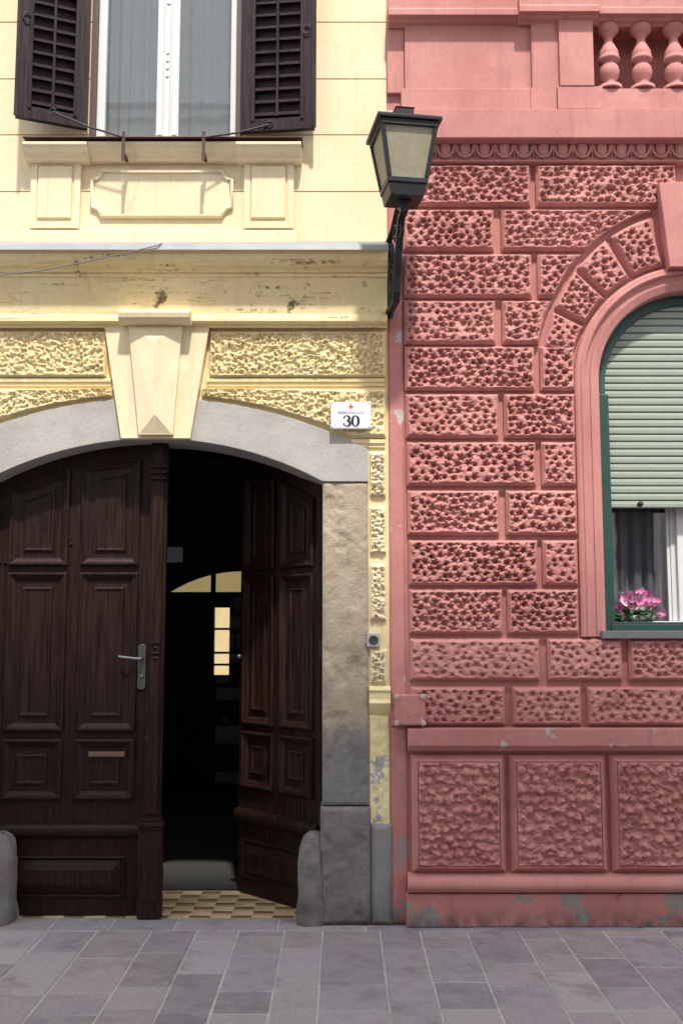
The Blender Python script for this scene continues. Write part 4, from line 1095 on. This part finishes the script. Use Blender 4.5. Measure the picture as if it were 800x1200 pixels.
# guard stones
def guard(px0, px1, label, flip):
    ax, bx_ = X(px0,1030,.05), X(px1,1030,.05); zt = Z(979,.05); w = bx_-ax; c = MB(); rows = 22; n = 28; vs = []
    rg = random.Random(px0+50)
    for i in range(rows+1):
        t = i/rows; z = zt*(1-(1-t)**1.0) if i else 0
        s = 1.0 if t < .62 else math.sqrt(max(1-((t-.62)/.385)**2.3, .0))
        for k in range(n):
            q = 2*PI*k/n; ex = math.copysign(abs(math.cos(q))**.55, math.cos(q)); ey = math.copysign(abs(math.sin(q))**.55, math.sin(q))
            # outer shoulder slopes, the side on the jamb stays upright
            x = ex*w/2*(1.05-.10*t); 
            side = (ex*flip < 0)
            xx = x*(s if side else (.6+.4*s)); 
            jx = .016*(vn(np.array(k*.55),np.array(i*.4),px0)-.5)+.02*(vn(np.array(k*.2),np.array(i*.16),px0+3)-.5)
            vs.append(((ax+bx_)/2+xx+float(jx), .055+ey*.105*(1-.25*t)*(.35+.65*s)+float(jx), z))
    fs = [(i*n+k, i*n+(k+1)%n, (i+1)*n+(k+1)%n, (i+1)*n+k) for i in range(rows) for k in range(n)]+[tuple(rows*n+k for k in range(n))]
    c.add(vs, fs, True)
    single('guard_stone', c, M['stone_base'], ((ax+bx_)/2,.05,0), label, 'guard stone', 'guard stones at the gate')
guard(347, 381, 'rounded grey guard stone at the open side of the gate, against the right jamb', 1)
guard(-24, 11, 'worn grey guard stone at the closed leaf, cut by the left edge of the photo', -1)

# doormat and threshold
mz = .03
pr_ = MB(); x0,_ = P(193,1040,-.75); 
def gp(px,py): return G(px,py)
a_ = gp(190,1046); b2_ = gp(282,1046)
pr_.box(a_[0]-.1, b2_[0]-.0, .735, 1.55, .004, .016)
single('doormat', pr_, M['rubber'], ((a_[0]+b2_[0])/2,1.1,.004), 'dark grey doormat lying in the passage behind the tiled threshold', 'doormat', bev=.004)
tl = MB(); tl.box(px0_+.001, px1_-.001, .131, .735, -.05, -.001); struct('threshold_tiles', tl, M['tile'])
pf_ = MB(); pf_.box(px0_+.001, px1_-.001, .7355, 5.6, -.05, .002); struct('passage_floor', pf_, M['passage'])

# flower pot in the arched window
fxa, fzb = P(717,724,-.10); fxb, _ = P(779,724,-.10); fy = .118
fzb = za+.008; fy = .178
pot = thing('potted_flower', 'pink cyclamen in a low planter on the sill of the arched window', 'potted flower', ((fxa+fxb)/2, fy, fzb))
pt = MB(); pc = (fxa+fxb)/2
vs = []; 
for t, z in ((.8,0),(1.0,.034),(.93,.034),(.9,.026)):
    vs += [(pc+t*.13*math.copysign(abs(math.cos(q))**.6,math.cos(q)), fy+t*.034*math.sin(q), fzb+z) for q in np.linspace(0,2*PI,25)[:-1]]
pt.add(vs, [(i*24+k, i*24+(k+1)%24, (i+1)*24+(k+1)%24, (i+1)*24+k) for i in range(3) for k in range(24)]+[tuple(72+k for k in range(24)), tuple(range(23,-1,-1))], True)
obj('planter', pt, M['pot'], pot)
rg = random.Random(5)
def leafquad(mb, c, nrm, up, w, h, curl=.2, cols=5):
    n = nrm.normalized(); a = n.cross(up).normalized(); b_ = a.cross(n).normalized(); vs = []
    for i in range(cols+1):
        t = i/cols; ww = w*math.sin(PI*(t*.86+.09))**.7
        vs += [c+b_*(h*t)+a*(-ww/2)+n*(curl*h*t*t), c+b_*(h*t)+n*(curl*h*t*t-.12*w), c+b_*(h*t)+a*(ww/2)+n*(curl*h*t*t)]
    fs = []
    for i in range(cols): q = 3*i; fs += [(q,q+1,q+4,q+3),(q+1,q+2,q+5,q+4)]
    mb.add(vs, fs, True)
lv = MB()
for i in range(70):
    c = Vector((pc+rg.uniform(-.135,.125), fy+rg.uniform(-.045,.02), fzb+rg.uniform(.008,.075)))
    n = Vector((rg.uniform(-.6,.6), rg.uniform(-1,-.1), rg.uniform(.2,.9)))
    leafquad(lv, c, n, Vector((rg.uniform(-1,1),0,rg.uniform(-.4,.6))), rg.uniform(.035,.05), rg.uniform(.035,.05))
obj('foliage', lv, M['leaf'], pot)
b1, b2 = MB(), MB(); stems = MB()
spots = [(729,706),(738,697),(744,704),(735,712),(752,694),(757,703),(763,708),(750,708),(742,713),(724,713),(720,717),(768,704),(773,716),(776,721),(726,720),(760,698),(746,699),(731,702)]
for i, (a, b_) in enumerate(spots):
    x, z = P(a, b_, -.15); y = fy-.012-rg.uniform(0,.02); c = Vector((x,y,z))
    ax_ = Vector((rg.uniform(-.5,.5), rg.uniform(-1,-.3), rg.uniform(-.3,.5)))
    for k in range(5):
        q = 2*PI*k/5+rg.uniform(-.2,.2)
        upv = Vector((math.cos(q), rg.uniform(-.3,.1), abs(math.sin(q))*.6+math.sin(q)*.6))
        leafquad(b1 if rg.random() < .68 else b2, c, ax_, upv, .026, rg.uniform(.028,.036), .35, 4)
    stems.tube([(x, y+.004, z), (x*.7+pc*.3, fy, (z+fzb+.03)/2), (pc+(x-pc)*.5, fy, fzb+.04)], .002, 5)
obj('blossom', b1, M['petal'], pot); obj('blossom', b2, M['petal2'], pot); obj('stem', stems, M['leaf'], pot)

# loose cable on the cornice
cb = MB(); pts = []
for a, b_, o in ((-120,327,.205),(-40,326,.208),(0,322.5,.212),(50,317,.216),(100,307,.224),(145,297,.234),(175,290,.238),(186,287,.238),(190,285.3,.225)):
    x, z = P(a,b_,o); pts.append((x,-o,z))
cb.tube(pts, .0035, 6); single('cable', cb, M['cable'], pts[-1], 'thin grey cable sagging along the yellow cornice', 'cable')

# ================================================================== STREET
pv = MB(); joints = [60,117,180,233,281,334,378,444.5,490.5,545,605,650,703,770]
jx = [G(p,1087)[0] for p in joints]
rg = random.Random(11)
while jx[0] > -4.5: jx.insert(0, jx[0]-rg.uniform(.2,.3))
while jx[-1] < 5.0: jx.append(jx[-1]+rg.uniform(.2,.3))
gp_ = .005
def slab(x0,x1,y0,y1):
    j = lambda: rg.uniform(-.002,.002)
    z = rg.uniform(-.0035,.0)
    P4 = [(x0+gp_+j(),y0+gp_+j()),(x1-gp_+j(),y0+gp_+j()),(x1-gp_+j(),y1-gp_+j()),(x0+gp_+j(),y1-gp_+j())]
    b_ = .004; vs = [(x,y,-.02) for x,y in P4]+[(x,y,z-.003) for x,y in P4]
    cx, cy_ = (x0+x1)/2, (y0+y1)/2
    vs += [(x+math.copysign(b_,cx-x), y+math.copysign(b_,cy_-y), z) for x,y in P4]
    fs = [(i, (i+1)%4, 4+(i+1)%4, 4+i) for i in range(4)]+[(4+i,4+(i+1)%4,8+(i+1)%4,8+i) for i in range(4)]+[(8,9,10,11)]
    pv.add(vs, fs)
YT = -.125
x = -4.6
while x < 5.0:                      # header course along the house fronts
    w = rg.uniform(.3,.6); slab(x, x+w, YT, .128 if (x > AX-ohw and x+w < AX+ohw) else .0); x += w
for i in range(len(jx)-1):
    y = YT; y -= 0
    first_ = True
    while y > -7.9:
        l_ = rg.uniform(.10,.5) if first_ else rg.choice((.2,.27,.34,.42,.5,.62)); first_ = False
        slab(jx[i], jx[i+1], max(y-l_, -7.95), y); y -= l_
struct('pavement', pv, M['slab'])
mo = MB(); mo.box(-4.7, 5.1, -8.0, .128, -.06, -.0055); struct('pavement_joints', mo, M['mortar'])
gd = MB(); gd.add([(-150,-150,-.061),(150,-150,-.061),(150,150,-.061),(-150,150,-.061)], [(0,1,2,3)]); struct('ground', gd, M['ground'])

# unseen house across the street, its height and width shaped for the shade
OY = -7.4; OH = 14.2
op = thing('opposite_house', 'unseen tall grey rendered house across the narrow street with rows of windows, sized for its shade', 'house', (0, OY, 0))
HX0, HX1 = -3.6, 5.4
w_ = MB(); w_.box(HX0,HX1,OY-7,OY,0,OH-.4); obj('wall', w_, M['opp'], op)
ev = MB(); ev.box(HX0-.15,HX1+.15,OY-7,OY+.25,OH-.4,OH); ev.box(HX0,HX1,OY,OY+.10,4.2,4.45); ev.box(HX0,HX1,OY,OY+.16,8.5,8.62); ev.box(HX0,HX1,OY,OY+.30,8.62,8.85); obj('eaves', ev, M['opp'], op)
def gable(par, a, b_, h):
    rf = MB(); rf.add([(a,OY+.2,h),(b_,OY+.2,h),(b_,OY-7,h),(a,OY-7,h),(a,OY-3.4,h+1.2),(b_,OY-3.4,h+1.2)], [(0,1,5,4),(2,3,4,5),(0,4,3),(1,2,5)]); obj('roof', rf, M['roof'], par)
gable(op, HX0-.15, HX1+.15, OH)
wnd = None
def opening(par, x, z):
    global wnd, pane0
    if wnd is None:
        f = MB(); f.box(-.65,.65,0,.05,0,2.0); wnd = obj('window', f, M['white'], par); o = wnd
        g = MB(); g.box(-.55,-.05,.05,.06,.1,1.9); g.box(.05,.55,.05,.06,.1,1.9); pane0 = obj('pane', g, M['blackdoor'], wnd)
    else:
        o = wnd.copy(); COL.objects.link(o); c_ = pane0.copy(); COL.objects.link(c_); c_.parent = o; o.parent = par
    o.location = (x, 0, z)
for fl_ in range(3):
    for k_ in range(3): opening(op, -2.6+k_*3.1, 1.3+fl_*4.9)
for a, b_, lab in ((-17, HX0-.01, 'unseen low grey rendered house left of the tall house across the street, added to open the sky'), (HX1+.01, 17, 'unseen low grey rendered house right of the tall house across the street, added to open the sky')):  # unseen neighbours, kept low so sky light reaches the facades
    lo_ = thing('low_house', lab, 'house', ((a+b_)/2, OY-.6, 0))
    w_ = MB(); w_.box(a, b_, OY-7, OY-.6, 0, 4.0); obj('wall', w_, M['opp'], lo_); gable(lo_, a, b_, 4.001)
    for k_ in range(3): opening(lo_, -4+k_*4, 1.2)

# ================================================================== LIGHT, SKY, CAMERA
EL, AZ = R(60), R(10)
wd = bpy.data.worlds.new('World'); sc.world = wd; wd.use_nodes = True; nt = wd.node_tree
sky = nt.nodes.new('ShaderNodeTexSky'); sky.sky_type = 'NISHITA'; sky.sun_disc = False; sky.sun_elevation = EL; sky.sun_rotation = PI-AZ
bg = nt.nodes['Background']; hs = nt.nodes.new('ShaderNodeHueSaturation'); hs.inputs['Saturation'].default_value = .28; nt.links.new(sky.outputs[0], hs.inputs['Color']); nt.links.new(hs.outputs[0], bg.inputs[0]); bg.inputs[1].default_value = .15
sl_ = bpy.data.lights.new('sun','SUN'); sl_.energy = 2.0; sl_.angle = R(2.6); sl_.color = (1,.955,.87)
so = bpy.data.objects.new('sun', sl_); COL.objects.link(so)
sv = Vector((math.sin(AZ)*math.cos(EL), -math.cos(AZ)*math.cos(EL), math.sin(EL))); so.rotation_euler = (-sv).to_track_quat('-Z','Y').to_euler(); so.location = sv*20
cam = bpy.data.cameras.new('camera'); co_ = bpy.data.objects.new('camera', cam); COL.objects.link(co_)
cam.sensor_fit = 'VERTICAL'; cam.sensor_height = 36; cam.lens = 36*F/1200; cam.clip_start = .05; cam.clip_end = 500
co_.location = (0,-D,H); co_.rotation_euler = (PI/2+TH, 0, 0); sc.camera = co_
vs_ = sc.view_settings; vs_.view_transform = 'Standard'; vs_.look = 'None'; vs_.exposure = 1.45; vs_.gamma = 1; vs_.use_curve_mapping = False
